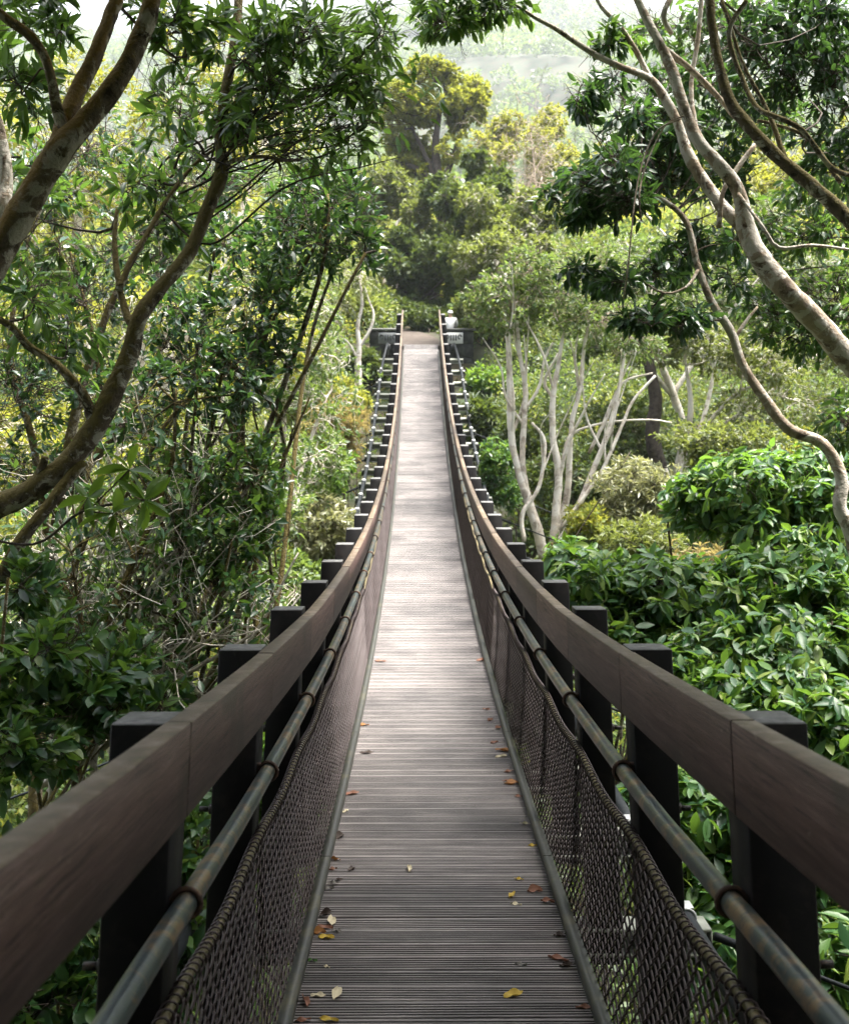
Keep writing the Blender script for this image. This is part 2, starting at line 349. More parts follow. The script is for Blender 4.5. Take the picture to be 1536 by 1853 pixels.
M['plate_grey'] = paint('plate_grey', (0.16, 0.17, 0.175), (0.10, 0.11, 0.11), 0.6, 7)
M['relief'] = paint('relief_dark', (0.05, 0.052, 0.055), (0.09, 0.09, 0.09), 0.6, 9)
M['shirt'] = paint('white_cotton', (0.80, 0.80, 0.79), (0.74, 0.74, 0.74), 0.85, 6)
M['trousers'] = paint('dark_cloth', (0.02, 0.022, 0.035), (0.035, 0.035, 0.05), 0.85, 8)
M['skin'] = paint('skin', (0.42, 0.26, 0.19), (0.46, 0.29, 0.22), 0.55, 8)
def ground_mat():
    m, nt, bs = new_mat('forest_floor')
    n1 = noise(nt, 1.2, 6, 0.65); n2 = noise(nt, 0.35, 4, 0.6)
    a = ramp(nt, n1, [(0.35, (0.018, 0.016, 0.008)), (0.55, (0.045, 0.036, 0.017)), (0.72, (0.07, 0.056, 0.028))])
    b = ramp(nt, n1, [(0.35, (0.010, 0.022, 0.007)), (0.65, (0.03, 0.048, 0.014))])
    k = ramp(nt, n2, [(0.42, (0, 0, 0)), (0.58, (1, 1, 1))]); c = mix(nt, k, a, b)
    nt.links.new(c, bs.inputs['Base Color']); bs.inputs['Roughness'].default_value = 0.95; bump(nt, bs, n1, 0.8, 0.1); return m
M['ground'] = ground_mat()
M['path'] = paint('gravel_path', (0.04, 0.027, 0.02), (0.065, 0.05, 0.04), 0.9, 3, 0, 0.55, 0.6)

# ------------------------------------------------------------------ ground and sky-side setting
def build_ground():
    mb = MB()
    ds = np.concatenate([np.arange(-40, 60, 0.9), np.arange(60, 220, 5), np.arange(220, 1001, 14)])
    us = np.concatenate([np.linspace(-1, -0.12, 50), np.linspace(-0.1, 0.1, 14), np.linspace(0.12, 1, 50)])
    Dg, U = np.meshgrid(ds, us, indexing='ij')
    X = U*(45+np.clip(Dg, 0, None)*0.75)
    Z = ground_z(X, Dg)
    n, m = Dg.shape
    idx = np.arange(n*m).reshape(n, m)
    f = np.stack([idx[:-1, :-1], idx[:-1, 1:], idx[1:, 1:], idx[1:, :-1]], -1).reshape(-1, 4)
    mb.add(np.stack([X, Dg, Z], -1).reshape(-1, 3), f)
    o = mb.build('ground', M['ground'], smooth=True); tag(o, kind='structure')
    mb = MB()                                     # landing path at the far end
    ds = np.linspace(DECK_END+0.02, 39.0, 16); P = []
    for d in ds:
        cx = BC-0.06 - max(0, d-33)**2*0.03
        zz = max(deck_z(DECK_END)-0.03-(d-DECK_END)*0.02, float(ground_z(cx, d))+0.03)
        P += [(cx-0.75, d, zz), (cx+0.75, d, zz)]
    mb.add(P, [(2*i, 2*i+1, 2*i+3, 2*i+2) for i in range(len(ds)-1)])
    P2 = [(x, d, z-2.0) for (x, d, z) in P]
    tag(mb.build('path', M['path']), kind='structure')
build_ground()

# ------------------------------------------------------------------ foliage machinery
LEAF0_V = []; _w = [(0.0, 0.0), (0.28, 0.78), (0.55, 1.0), (0.8, 0.62), (1.0, 0.0)]
def leaf_template(kind):
    """vertices as (along, side, normal) and faces"""
    if kind == 'near':
        V = [(0, 0, 0)]
        for t, wd in _w[1:4]:
            dr = -0.22*t*t
            V += [(t, 0, dr), (t, 0.5*wd, dr+0.13*wd), (t, -0.5*wd, dr+0.13*wd)]
        V.append((1.0, 0, -0.24))
        Fq = [(1, 4, 5, 2), (3, 6, 4, 1), (4, 7, 8, 5), (6, 9, 7, 4)]
        Ft = [(0, 1, 2), (0, 3, 1), (7, 10, 8), (9, 10, 7)]
        return np.array(V), np.array(Fq), np.array(Ft)
    if kind == 'mid':
        V = [(0, 0, 0), (0.5, 0, -0.06), (0.45, 0.5, 0.07), (0.45, -0.5, 0.07), (1, 0, -0.2)]
        return np.array(V, float), None, np.array([(0, 1, 2), (1, 4, 2), (0, 3, 1), (3, 4, 1)])
    V = [(0, 0, 0), (0.5, 0.5, 0.06), (1, 0, -0.1), (0.5, -0.5, 0.06)]
    return np.array(V, float), np.array([(0, 3, 2, 1)]), None
def unit(v): return v/(np.linalg.norm(v, axis=-1, keepdims=True)+1e-12)
def add_leaves(mb, P, T, L, ratio, rng, kind, flat=0.8, mat=0, fold=None):
    P = np.asarray(P); T = unit(T); L = np.broadcast_to(np.asarray(L, float), (len(P),))
    ok = clear_of_bridge(P+T*L[:, None]); P, T, L = P[ok], T[ok], L[ok]
    n = len(P)
    if n == 0: return
    up = rng.normal(0, 0.45, (n, 3)); up[:, 2] += flat
    N = unit(up - T*np.sum(up*T, 1, keepdims=True)); S = np.cross(N, T)
    V, Fq, Ft = leaf_template(kind)
    W = L*ratio*rng.uniform(0.8, 1.2, n)
    curl = rng.uniform(0.3, 1.7, n)
    C = P[:, None]+V[None, :, 0, None]*L[:, None, None]*T[:, None]+V[None, :, 1, None]*W[:, None, None]*S[:, None]+V[None, :, 2, None]*(L*curl)[:, None, None]*N[:, None]*(0.6 if kind == 'near' else 1.0)
    k = len(V); base = np.arange(n)[:, None, None]*k
    mb_n = mb.n
    mb.v.append(C.reshape(-1, 3)); mb.n += n*k
    if Fq is not None:
        f = (Fq[None]+base).reshape(-1, 4)+mb_n; mb.f4.append(f); mb.m4.append(np.full(len(f), mat))
    if Ft is not None:
        f = (Ft[None]+base).reshape(-1, 3)+mb_n; mb.f3.append(f); mb.m3.append(np.full(len(f), mat))
def ellipsoid_pts(n, c, r, rng, shell=0.5):
    v = unit(rng.normal(0, 1, (n, 3))); q = rng.uniform(0, 1, n)**(1/3.0)
    q = shell+(1-shell)*q if shell else q
    q = np.where(rng.uniform(0, 1, n) < 0.25, q*rng.uniform(0.3, 1, n), q)
    lump = 1+0.18*np.sin(v[:, 0]*5+c[0]*3)*np.sin(v[:, 2]*6+c[2])+0.12*np.sin(v[:, 1]*9+v[:, 2]*4)
    return c+v*(q*lump)[:, None]*r, v
DENS = {'near': 1.7, 'mid': 1.8, 'far': 1.7}
def fill(leafmb, twigmb, skel, lobes, rng, leaf=0.08, ratio=0.4, per=9, dens=1.0, kind='mid', droop=0.1, flat=0.8, spread=(0.5, 1.2), twig_r=0.0025,
         limb_r=0.02, sub_r=0.006, twig_len=0.35, limb=True, up=0.35, shell=0.45, size_var=0.4, mat=0, bare=0.0, bend=1.0):
    """fill lobes (centre, radii, number of twig tips) with leafy twigs attached to the skeleton points"""
    skel = np.asarray(skel, float).reshape(-1, 3)
    for (c, r, n) in lobes:
        n = max(3, int(n*dens*DENS[kind]))
        d = np.linalg.norm(skel-c, axis=1)+np.clip(skel[:, 2]-c[2], 0, None)*0.8
        s0 = skel[np.argmin(d)]
        nodes = [s0]
        if limb:
            t = np.linspace(0, 1, 7)[:, None]; L = np.linalg.norm(c-s0)
            off = rng.normal(0, 0.2, 3)*L*bend; off2 = rng.normal(0, 0.09, 3)*L*bend; off[2] -= 0.12*L*bend
            bz = s0*(1-t)+c*t+off*(4*t*(1-t))*0.5+off2*np.sin(2*math.pi*t)
            rad = limb_r*(1-0.65*t[:, 0])
            twigmb.tube(bz, rad, 5, caps=False)
            nodes = list(bz)
        k = max(3, n//9)
        sub, sv = ellipsoid_pts(k, c, r*0.72, rng, 0.3)
        nodes = np.array(nodes)
        a = nodes[np.argmin(np.linalg.norm(sub[:, None]-nodes[None], axis=2)+np.clip(nodes[None, :, 2]-sub[:, None, 2], 0, None)*0.5, axis=1)]
        twigmb.twigs(a, sub, np.full(k, sub_r), np.full(k, sub_r*0.5), 0.14, rng, 6, 4)
        tt = rng.uniform(0.45, 1, (k, 3))
        anch = np.concatenate([sub]+[a*(1-tt[:, i:i+1])+sub*tt[:, i:i+1] for i in range(2)])
        tips, v = ellipsoid_pts(n, c, r, rng, shell)
        ds = np.linalg.norm(tips[:, None]-anch[None], axis=2) if n*len(anch) < 4e6 else None
        b = anch[np.argmin(ds, axis=1)] if ds is not None else anch[rng.integers(0, len(anch), n)]
        vec = tips-b; ln = np.linalg.norm(vec, axis=1)
        b2 = np.where((ln > 3*twig_len)[:, None], tips-vec/ln[:, None]*3*twig_len, b)
        twigmb.twigs(b, tips, np.full(n, twig_r), np.full(n, twig_r*0.5), 0.16, rng, 5, 3)
        if bare > 0:
            nb = int(n*bare); ai = rng.integers(0, len(anch), nb); a0 = anch[ai]
            e0 = a0+unit(rng.normal(0, 1, (nb, 3))+unit(a0-s0)*1.0+np.array((0, 0, 0.25)))*rng.uniform(0.5, 1.6, (nb, 1))*min(0.55, float(np.mean(r))*0.9)
            twigmb.twigs(a0, e0, np.full(nb, twig_r*1.3), np.full(nb, twig_r*0.45), 0.22, rng, 7, 3)
        ax = unit(tips-b2)+v*0.5; ax[:, 2] += up; ax = unit(ax)
        m = per
        i = np.repeat(np.arange(n), m); N = len(i)
        q = np.clip(rng.beta(2.2, 1.0, N), 0, 1)
        back = unit(tips-b)[i]*np.minimum(np.linalg.norm(tips-b, axis=1), twig_len)[i][:, None]
        pos = tips[i]-back*(1-q)[:, None]
        rd = unit(rng.normal(0, 1, (N, 3))); rd = unit(rd-ax[i]*np.sum(rd*ax[i], 1, keepdims=True))
        ph = rng.uniform(spread[0], spread[1], N)[:, None]
        T = ax[i]*np.cos(ph)+rd*np.sin(ph); T[:, 2] -= droop
        add_leaves(leafmb, pos+rng.normal(0, 0.006, (N, 3)), T, leaf*rng.uniform(1-size_var, 1+size_var, N), ratio, rng, kind, flat, mat)
def lobe(px, py, z, rx, ry, rz, n):
    """an ellipsoid of foliage given by photo pixels and depth"""
    return (at(px, py, z), np.array((rx*z/F, rz, ry*z/F)), n)
def clumps(rows, k=5, q=0.5, seed=0):
    rg = np.random.default_rng(seed+900); out = []
    for (c, r, n) in rows:
        v = unit(rg.normal(0, 1, (k, 3))); v[:, 2] = v[:, 2]*0.8+0.15
        for i in range(k): out.append((c+v[i]*r*rg.uniform(0.55, 0.95), r*q*rg.uniform(0.75, 1.25), max(4, int(n/k))))
    return out
def trace(pts, ws=0.82):
    """rows (px, py, z, width_px) -> world polyline with radii"""
    return [tuple(at(p[0], p[1], p[2]))+(ws*p[3]*p[2]/F/2,) for p in pts]
def skel_of(lines): return np.vstack([np.asarray(l)[:, :3] for l in lines])

def tree(name, label, cat, stems, lobes, bark, leafm, twigm=None, group=None, seed=1, step=0.05, sides=10, bmp=0.10, base=None, crown_name='crown', extra=None, **kw):
    rng = np.random.default_rng(seed)
    lines = [spline(s, step) for s in stems]
    b = base if base is not None else lines[0][0][:3]
    root = thing(name, b, label, cat, group)
    tm = MB(); bm_ = MB()
    for i, l in enumerate(lines):
        (tm if i == 0 or True else bm_).tube(l[:, :3], l[:, 3], sides, bump=bmp, seed=seed*7+i)
    tm.build('trunk', bark, root, smooth=True)
    lm = MB(); tw = MB()
    fill(lm, tw, skel_of(lines), lobes, rng, **kw)
    if extra: extra(lm, tw, rng)
    if tw.n: tw.build('branches', twigm or bark, root, smooth=True)
    if lm.n: lm.build(crown_name, leafm, root, smooth=kw.get('kind') == 'near')
    return root
def shrub(name, label, cat, base, lobes, leafm, twigm, group=None, seed=1, nstem=5, stem_r=0.02, crown_name='foliage', bark=None, extra=None, **kw):
    """several stems rising from the base into the lobes"""
    rng = np.random.default_rng(seed)
    base = np.asarray(base, float)
    root = thing(name, base, label, cat, group)
    st = MB(); sk = []
    cs = [l[0] for l in lobes]
    for i in range(nstem):
        c = cs[i % len(cs)]+rng.normal(0, 0.15, 3)
        s0 = base+np.append(rng.normal(0, 0.12, 2), -0.15); L = np.linalg.norm(c-s0)
        m1 = s0*0.65+c*0.35+rng.normal(0, 0.085, 3)*L; m2 = s0*0.3+c*0.7+rng.normal(0, 0.075, 3)*L
        ln = spline([(*s0, stem_r), (*m1, stem_r*0.8), (*m2, stem_r*0.55), (*c, stem_r*0.35)], max(0.06, L/24))
        st.tube(ln[:, :3], ln[:, 3], 6, bump=0.08, seed=seed+i); sk.append(ln)
    st.build('stems', bark or twigm, root, smooth=True)
    lm = MB(); tw = MB()
    fill(lm, tw, skel_of(sk), lobes, rng, **kw)
    if extra: extra(lm, tw, rng)
    tw.build('twigs', twigm, root, smooth=True)
    lm.build(crown_name, leafm, root, smooth=kw.get('kind') == 'near')
    return root
def ground_at(px, z):
    """point on the ground straight below the photo column px at depth z"""
    p = at(px, CY, z); return np.array((p[0], p[1], float(ground_z(p[0], p[1]))))

# ------------------------------------------------------------------ the bridge
POST_S, POST_0 = 1.1238, 1.7175
KS = [k for k in range(-1, 27)]
DS = np.arange(D_START, D_END+0.01, 0.28)
bridge = thing('suspension_bridge', B(D_START, 0, 0), 'narrow wooden suspension bridge with dark railings and wire mesh sides sagging between green trees', 'bridge')
def sweep(mb, prof, ds, mat=0, close=True):
    """profile [(x,h)...] swept along the bridge"""
    V = [B(d, x, h) for d in ds for (x, h) in prof]; n = len(prof); f = []
    for i in range(len(ds)-1):
        for j in range(n if close else n-1):
            k = (j+1) % n; f.append((i*n+j, i*n+k, (i+1)*n+k, (i+1)*n+j))
    mb.add(V, f, mat)
    if close and n == 4:
        mb.add([B(ds[0], *p) for p in prof], [(0, 1, 2, 3)], mat); mb.add([B(ds[-1], *p) for p in prof], [(3, 2, 1, 0)], mat)
def rect(x0, x1, h0, h1): return [(x0, h0), (x0, h1), (x1, h1), (x1, h0)]
def lean_in(s, x, h): return x+s*0.05*(1.27-h)          # the railings lean in a little at the top
def lift(d): return 0.02*min(max(2.4-d, 0), 1)
def build_bridge():
    rng = np.random.default_rng(3)
    # deck: grooved boards laid across
    mb = MB(); pw = 0.118; gap = 0.010; ng = 6
    d = D_START
    prof = []
    u = np.linspace(0, 1, ng*4+1); 
    for i in range(ng):
        a = i/ng; e = 1.0/ng
        prof += [(a+0.02*e, 0), (a+0.50*e, 0), (a+0.58*e, -0.010), (a+0.92*e, -0.010)]
    prof[0] = (0.0, -0.003); prof.insert(1, (0.02, 0.0))
    prof = prof[:-2]+[(0.985, 0.0), (1.0, -0.003)]
    while d < DECK_END:
        dz = rng.normal(0, 0.0012); tilt = rng.normal(0, 0.0015); L = pw-gap
        V = []; n = len(prof)
        for (p, h) in prof:
            for x in (-0.515, 0.515): V.append(B(d+p*L, x, h+dz+tilt*(x/0.5)))
        V += [B(d+L, -0.515, -0.032), B(d+L, 0.515, -0.032), B(d, -0.515, -0.032), B(d, 0.515, -0.032)]
        f = [(2*i, 2*i+1, 2*i+3, 2*i+2) for i in range(n+1)]; f.append((2*n+2, 2*n+3, 1, 0))
        hs_ = [h for _, h in prof]; mt = [1 if i < n-1 and min(hs_[i], hs_[i+1]) < -0.006 else 0 for i in range(len(f))]
        mb.add(V, f, mt); d += pw
    mb.build('deck', [M['deck'], M['groove']], bridge)
    for s in (-1, 1):
        mb = MB(); sweep(mb, rect(s*0.30-0.04, s*0.30+0.04, -0.16, -0.036), DS); mb.build('stringer', M['beam'], bridge)
        # kerb angle along the deck edge, in lengths with joints
        mb = MB(); dd = D_START
        while dd < D_END-0.1:
            e = min(D_END, dd+2.24)
            a, b = s*0.503, s*0.545
            sweep(mb, rect(min(a, b), max(a, b), -0.03, 0.045), np.linspace(dd, e-0.006, 7)); dd = e
        mb.build('kerb', M['kerb'], bridge)
        # handrail boards, one per bay
        mb = MB(); a, b = s*0.511, s*0.560
        x0, x1 = min(a, b), max(a, b); c = 0.003
        pr = [(x0, 1.083), (x0, 1.264-c), (x0+c, 1.264), (x1-c, 1.264), (x1, 1.264-c), (x1, 1.083)]
        for k in range(-5, 27):
            dd = POST_0+k*POST_S-0.09; e = min(D_END, dd+POST_S-0.007)
            dz = rng.normal(0, 0.0015)
            ds = np.linspace(max(dd, D_START), e, 4)
            rp = [(lean_in(s, x, h), h+dz) for x, h in pr]
            if dd < 4.2:
                V = [B(t, x, h+0.0165*min(max(4.2-t, 0), 5.0)) for t in ds for x, h in rp]; n = len(rp)
                mb.add(V, [(i*n+j, i*n+(j+1) % n, (i+1)*n+(j+1) % n, (i+1)*n+j) for i in range(3) for j in range(n)]); continue
            sweep(mb, rp, ds)
            n = len(pr)
            for q, rev in ((ds[0], 0), (ds[-1], 1)):
                v = [B(q, x, h) for x, h in rp]; mb.add(v, [(0, 1, 4, 5), (1, 2, 3, 4)])
        mb.build('handrail', M['rail'], bridge)
        # pipe rail with a collar at each post
        px = lean_in(s, s*0.530, 0.905)
        mb = MB(); pts = [B(q, px, 0.905+lift(q)) for q in DS]; mb.tube(pts, 0.0235, 14)
        pipe = mb.build('pipe_rail', M['pipe'], bridge, smooth=True)
        rod_x = lean_in(s, s*0.548, 0.692)
        mb = MB(); pts = [B(q, rod_x, 0.692+lift(q)+0.012*math.cos((q-POST_0)/POST_S*2*math.pi)) for q in np.arange(D_START, D_END, 0.14)]; mb.tube(pts, 0.0105, 8)
        mb.build('mesh_rod', M['rod'], bridge, smooth=True)
        # chain link net
        mb = MB(); wd = 0.070; sp = wd/2; amp = sp/2+0.003; per = 0.070
        nets = int((D_END-D_START)/sp)
        H0, H1 = 0.035, 0.704
        for i in range(nets):
            q = D_START+i*sp; near = -0.5 < q < 9
            if q < 1.2: continue
            npt = (12 if near else 4)
            m = int((H1-H0)/per*npt)
            t = np.arange(m+1)/npt
            ph = t*2*math.pi+(math.pi if i % 2 else 0)
            zz = np.sin(ph); tri = np.arcsin(np.clip(zz*0.97, -1, 1))/(math.pi/2*0.86)
            tri = np.clip(tri, -1, 1)
            h = H0+t*per*(1+lift(q)/(H1-H0))+0.002*np.sin(q*9+t*3)
            sag = 0.012*np.sin((h-H0)/(H1-H0)*math.pi)*(1+0.5*math.sin(q*3.1))
            x = s*(0.549+(0.579-0.549)*(h-H0)/(H1-H0)+sag*0.6)+0.0042*np.cos(ph)
            qq = q+amp*tri+0.003*math.sin(q*7)
            base = np.array([B(q, 0, 0)]); sl_ = 2*BK*(q-BD0); nn = math.hypot(1, sl_)
            P = np.stack([base[0, 0]+x, qq-sl_/nn*h, deck_z(q)+sl_*(qq-q)+h/nn], -1)
            mb.tube(P, 0.0037 if near else 0.0042, 4 if near else 3, caps=False)
            if near:                   # the loop hooked round the rod
                an = np.linspace(-0.6, 4.2, 8)
                hc = 0.692+lift(q)+0.012*math.cos((q-POST_0)/POST_S*2*math.pi)
                hx = rod_x+s*0.0155*np.cos(an); hz = hc+0.0155*np.sin(an); qv = q+np.linspace(-sp*0.4, sp*0.4, 8)
                mb.tube([B(a_, b_, c_) for a_, b_, c_ in zip(qv, hx, hz)], 0.0029, 4, caps=False)
        mb.build('wire_mesh', M['wire'], bridge, smooth=True)
        # main cable beside the deck ends of the crossbeams, falling to the anchor plate
        mb = MB(); P = []
        for q in np.arange(D_START, 31.91, 0.3):
            x = s*(1.03+0.10*min(max((q-4)/12.0, 0), 1)); h = -0.012
            if q > 29: t = (q-29)/2.9; h += 0.16*t*t; x = s*(1.13-0.13*t*t)
            P.append(B(q, x, h))
        mb.tube(P, 0.034, 12); cable = mb.build('main_cable', M['cable'], bridge, smooth=True)
        for k in KS:
            q = POST_0+k*POST_S
            fr = lambda x, y, z, q=q: B(q+y, x, z)
            # post
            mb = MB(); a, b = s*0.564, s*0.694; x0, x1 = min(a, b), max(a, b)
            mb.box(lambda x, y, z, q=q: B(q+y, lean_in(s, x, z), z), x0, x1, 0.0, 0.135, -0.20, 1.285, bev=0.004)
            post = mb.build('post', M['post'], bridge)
            if k <= 8:
                for hh in (1.0, 0.78):
                    mb = MB(); mb.tube([fr(lean_in(s, s*(0.696+t), hh), 0.06, hh) for t in (0, 0.014)], 0.017, 6); mb.tube([fr(lean_in(s, s*(0.71+t), hh), 0.06, hh) for t in (0, 0.03)], 0.009, 8)
                    mb.build('bolt', M['bolt'], post)
            # collar on the pipe
            mb = MB(); an = np.linspace(0, 2*math.pi, 17)
            mb.tube([fr(px+0.029*math.cos(t), 0.03, 0.905+lift(q)+0.029*math.sin(t)) for t in an], 0.006, 8, caps=False)
            mb.tube([fr(px+s*0.02, 0.03, 0.927), fr(px+s*0.05, 0.03, 0.927)], 0.006, 6); mb.tube([fr(px+s*0.02, 0.03, 0.883), fr(px+s*0.05, 0.03, 0.883)], 0.006, 6)
            mb.build('collar', M['rust'], pipe, smooth=True)
            # clamp on the main cable
            x = s*(1.03+0.10*min(max((q-4)/12.0, 0), 1))
            if q < 30:
                mb = MB()
                for y in (0.02, 0.095):
                    mb.tube([fr(x+0.041*math.cos(t), y, -0.012+0.039*math.sin(t)) for t in an], 0.007, 8, caps=False)
                mb.box(fr, x-0.035, x+0.035, 0.02, 0.095, 0.022, 0.034, bev=0.003)
                mb.build('cable_clamp', M['clamp'], cable)
        # thin wind cables from every second beam down to the bushes
        for k in range(0, 26, 2):
            q = POST_0+k*POST_S+0.05
            p0 = B(q, s*1.16, -0.10); p1 = p0+np.array((s*6.0, -0.35, -2.0))
            t = np.linspace(0, 1, 12)[:, None]; P = p0*(1-t)+p1*t; P[:, 2] -= 0.12*np.sin(t[:, 0]*math.pi)
            mb = MB(); mb.tube(P, 0.011, 6); mb.tube([P[0], P[0]*0.96+P[1]*0.04+0, P[0]*0.4+P[1]*0.6], 0.02, 6)
            mb.build('wind_cable', M['cable'], bridge, smooth=True)
    for k in KS:
        q = POST_0+k*POST_S
        if q > 31.2: continue
        fr = lambda x, y, z, q=q: B(q+y, x, z)
        e = 1.13+0.10*min(max((q-4)/12.0, 0), 1)
        mb = MB()
        mb.box(fr, -e, e, -0.01, 0.125, -0.058, -0.046); mb.box(fr, -e+0.004, e-0.004, 0.052, 0.064, -0.150, -0.058); mb.box(fr, -e, e, -0.01, 0.125, -0.164, -0.150)
        for s in (-1, 1): mb.box(fr, s*e-0.004, s*e+0.004, -0.009, 0.124, -0.149, -0.059)
        mb.build('crossbeam', M['beam'], bridge)
build_bridge()

# ------------------------------------------------------------------ abutment walls and the person at the far end
def abutment(x0, x1, plate_mat, label, side):
    d = 32.0; top = -0.54
    root = thing('abutment_wall', (BC+(x0+x1)/2, d+0.25, top-2.2), label, 'wall')
    fr = lambda x, y, z: np.array((BC-0.06+x, d+y, top+z))
    mb = MB(); rng = np.random.default_rng(5)
    hh = [-2.4, -1.72, -1.28, -0.86, -0.46, -0.07]
    for r in range(5):
        x = x0
        while x < x1-0.02:
            wd = min(x1-x, rng.uniform(0.3, 0.6)); dy = rng.uniform(0, 0.025)
            mb.box(fr, x+0.006, x+wd-0.006, dy, 0.45, hh[r]+0.006, hh[r+1]-0.006, bev=0.012); x += wd
    mb.box(fr, x0+0.02, x1-0.02, 0.04, 0.43, -2.19, -0.08)
    mb.build('masonry', M['stone'], root)
    mb = MB(); mb.box(fr, x0-0.05, x1+0.05, -0.06, 0.5, -0.066, 0.0, bev=0.012); mb.build('coping', M['coping'], root)
    c = side*0.98
    mb = MB(); mb.box(fr, c-0.29, c+0.29, -0.045, -0.003, -0.45, -0.12, bev=0.008); pl = mb.build('anchor_plate', plate_mat, root)
    mb = MB()
    for i in (-1, 0, 1): mb.box(fr, c+i*0.075-0.022, c+i*0.075+0.022, -0.062, -0.046, -0.36, -0.19, bev=0.006)
    for i in (-1, 1):
        an = np.linspace(0, 5.0, 14)
        mb.tube([fr(c+i*(0.19+0.05*math.cos(t)), -0.055, -0.25+0.06*math.sin(t)) for t in an], 0.018, 6)
    mb.build('relief', M['relief'], pl)
    mb = MB(); mb.box(fr, c-0.07, c+0.07, -0.16, -0.047, -0.62, -0.47, bev=0.01); mb.build('anchor_shoe', M['relief'], root)
abutment(-1.55, -0.68, M['plate_grey'], 'dark mossy stone wall with a grey anchor plate, left of the bridge end', -1)
abutment(0.62, 1.60, M['plate_white'], 'dark stone wall with a white relief plate, right of the bridge end under the seated person', 1)

def skin_body(name, verts, edges, radii, mat, parent):
    me = bpy.data.meshes.new(name); off = abs_loc(parent)
    me.from_pydata([Vector(v)-off for v in verts], edges, []); me.update()
    o = bpy.data.objects.new(name, me); COL.objects.link(o); o.parent = parent
    sm = o.modifiers.new('skin', 'SKIN'); sm.use_smooth_shade = True
    for sv, r in zip(me.skin_vertices[0].data, radii): sv.radius = (0.8*r, 0.8*r)
    me.skin_vertices[0].data[0].use_root = True
    ss = o.modifiers.new('sub', 'SUBSURF'); ss.levels = 2; ss.render_levels = 2
    me.materials.append(mat); return o
def build_person():
    g = at(806, 597, 36.0)                       # seat on the coping, behind the rail end
    seat = np.array((BC-0.06+0.90, 32.45, -0.68))
    root = thing('person', seat, 'person in a white top, white cap and dark trousers sitting on the right stone wall', 'person')
    S = lambda x, y, z: tuple(seat+0.8*np.array((x, y, z)))
    V = [S(0, 0, 0.11), S(0, 0.0, 0.28), S(0, 0.03, 0.46), S(0, 0.05, 0.56), S(0, 0.06, 0.64), S(0, 0.07, 0.74),
         S(-0.19, 0.04, 0.50), S(-0.25, 0.10, 0.28), S(-0.14, 0.30, 0.20), S(0.19, 0.04, 0.50), S(0.25, 0.10, 0.28), S(0.14, 0.30, 0.20),
         S(-0.10, 0.04, 0.10), S(-0.13, 0.45, 0.10), S(-0.13, 0.50, -0.32), S(-0.13, 0.62, -0.38), S(0.10, 0.04, 0.10), S(0.13, 0.45, 0.10), S(0.13, 0.50, -0.32), S(0.13, 0.62, -0.38)]
    E = [(0, 1), (1, 2), (2, 3), (3, 4), (4, 5), (2, 6), (6, 7), (7, 8), (2, 9), (9, 10), (10, 11), (0, 12), (12, 13), (13, 14), (14, 15), (0, 16), (16, 17), (17, 18), (18, 19)]
    R = [0.12, 0.115, 0.12, 0.06, 0.055, 0.095, 0.055, 0.045, 0.035, 0.055, 0.045, 0.035, 0.09, 0.06, 0.045, 0.035, 0.09, 0.06, 0.045, 0.035]
    skin_body('body', V, E, R, M['skin'], root)
    skin_body('shirt', [S(0, -0.01, 0.10), S(0, -0.01, 0.26), S(0, 0.02, 0.45), S(0, 0.045, 0.55), S(-0.19, 0.04, 0.50), S(-0.25, 0.10, 0.29), S(-0.20, 0.2, 0.25), S(0.19, 0.04, 0.50), S(0.25, 0.10, 0.29), S(0.20, 0.2, 0.25)],
              [(0, 1), (1, 2), (2, 3), (2, 4), (4, 5), (5, 6), (2, 7), (7, 8), (8, 9)], [0.165, 0.15, 0.155, 0.085, 0.085, 0.07, 0.06, 0.085, 0.07, 0.06], M['shirt'], root)
    skin_body('trousers', [S(0, 0.0, 0.10), S(-0.10, 0.04, 0.10), S(-0.13, 0.46, 0.11), S(-0.13, 0.50, -0.26), S(0.10, 0.04, 0.10), S(0.13, 0.46, 0.11), S(0.13, 0.50, -0.26)],
              [(0, 1), (1, 2), (2, 3), (0, 4), (4, 5), (5, 6)], [0.135, 0.11, 0.08, 0.065, 0.11, 0.08, 0.065], M['trousers'], root)
    mb = MB(); P = []; n = 12                    # cap
    for i in range(6):
        a = i/5*math.pi/2
        for j in range(n):
            t = j/n*2*math.pi; r = 0.105*math.cos(a*0.98)
            P.append(S(r*math.cos(t), 0.07+r*1.1*math.sin(t), 0.745+0.105*math.sin(a)))
    f = [(i*n+j, i*n+(j+1) % n, (i+1)*n+(j+1) % n, (i+1)*n+j) for i in range(5) for j in range(n)]
    mb.add(P, f)
    P = [S(0.115*math.cos(t), 0.07+(0.125 if k == 0 else 0.215)*math.sin(t), 0.748-0.02*k) for k in (0, 1) for t in np.linspace(0.3, math.pi-0.3, 9)]
    mb.add(P, [(i, i+1, i+10, i+9) for i in range(8)])
    mb.build('cap', M['shirt'], root, smooth=True)
build_person()

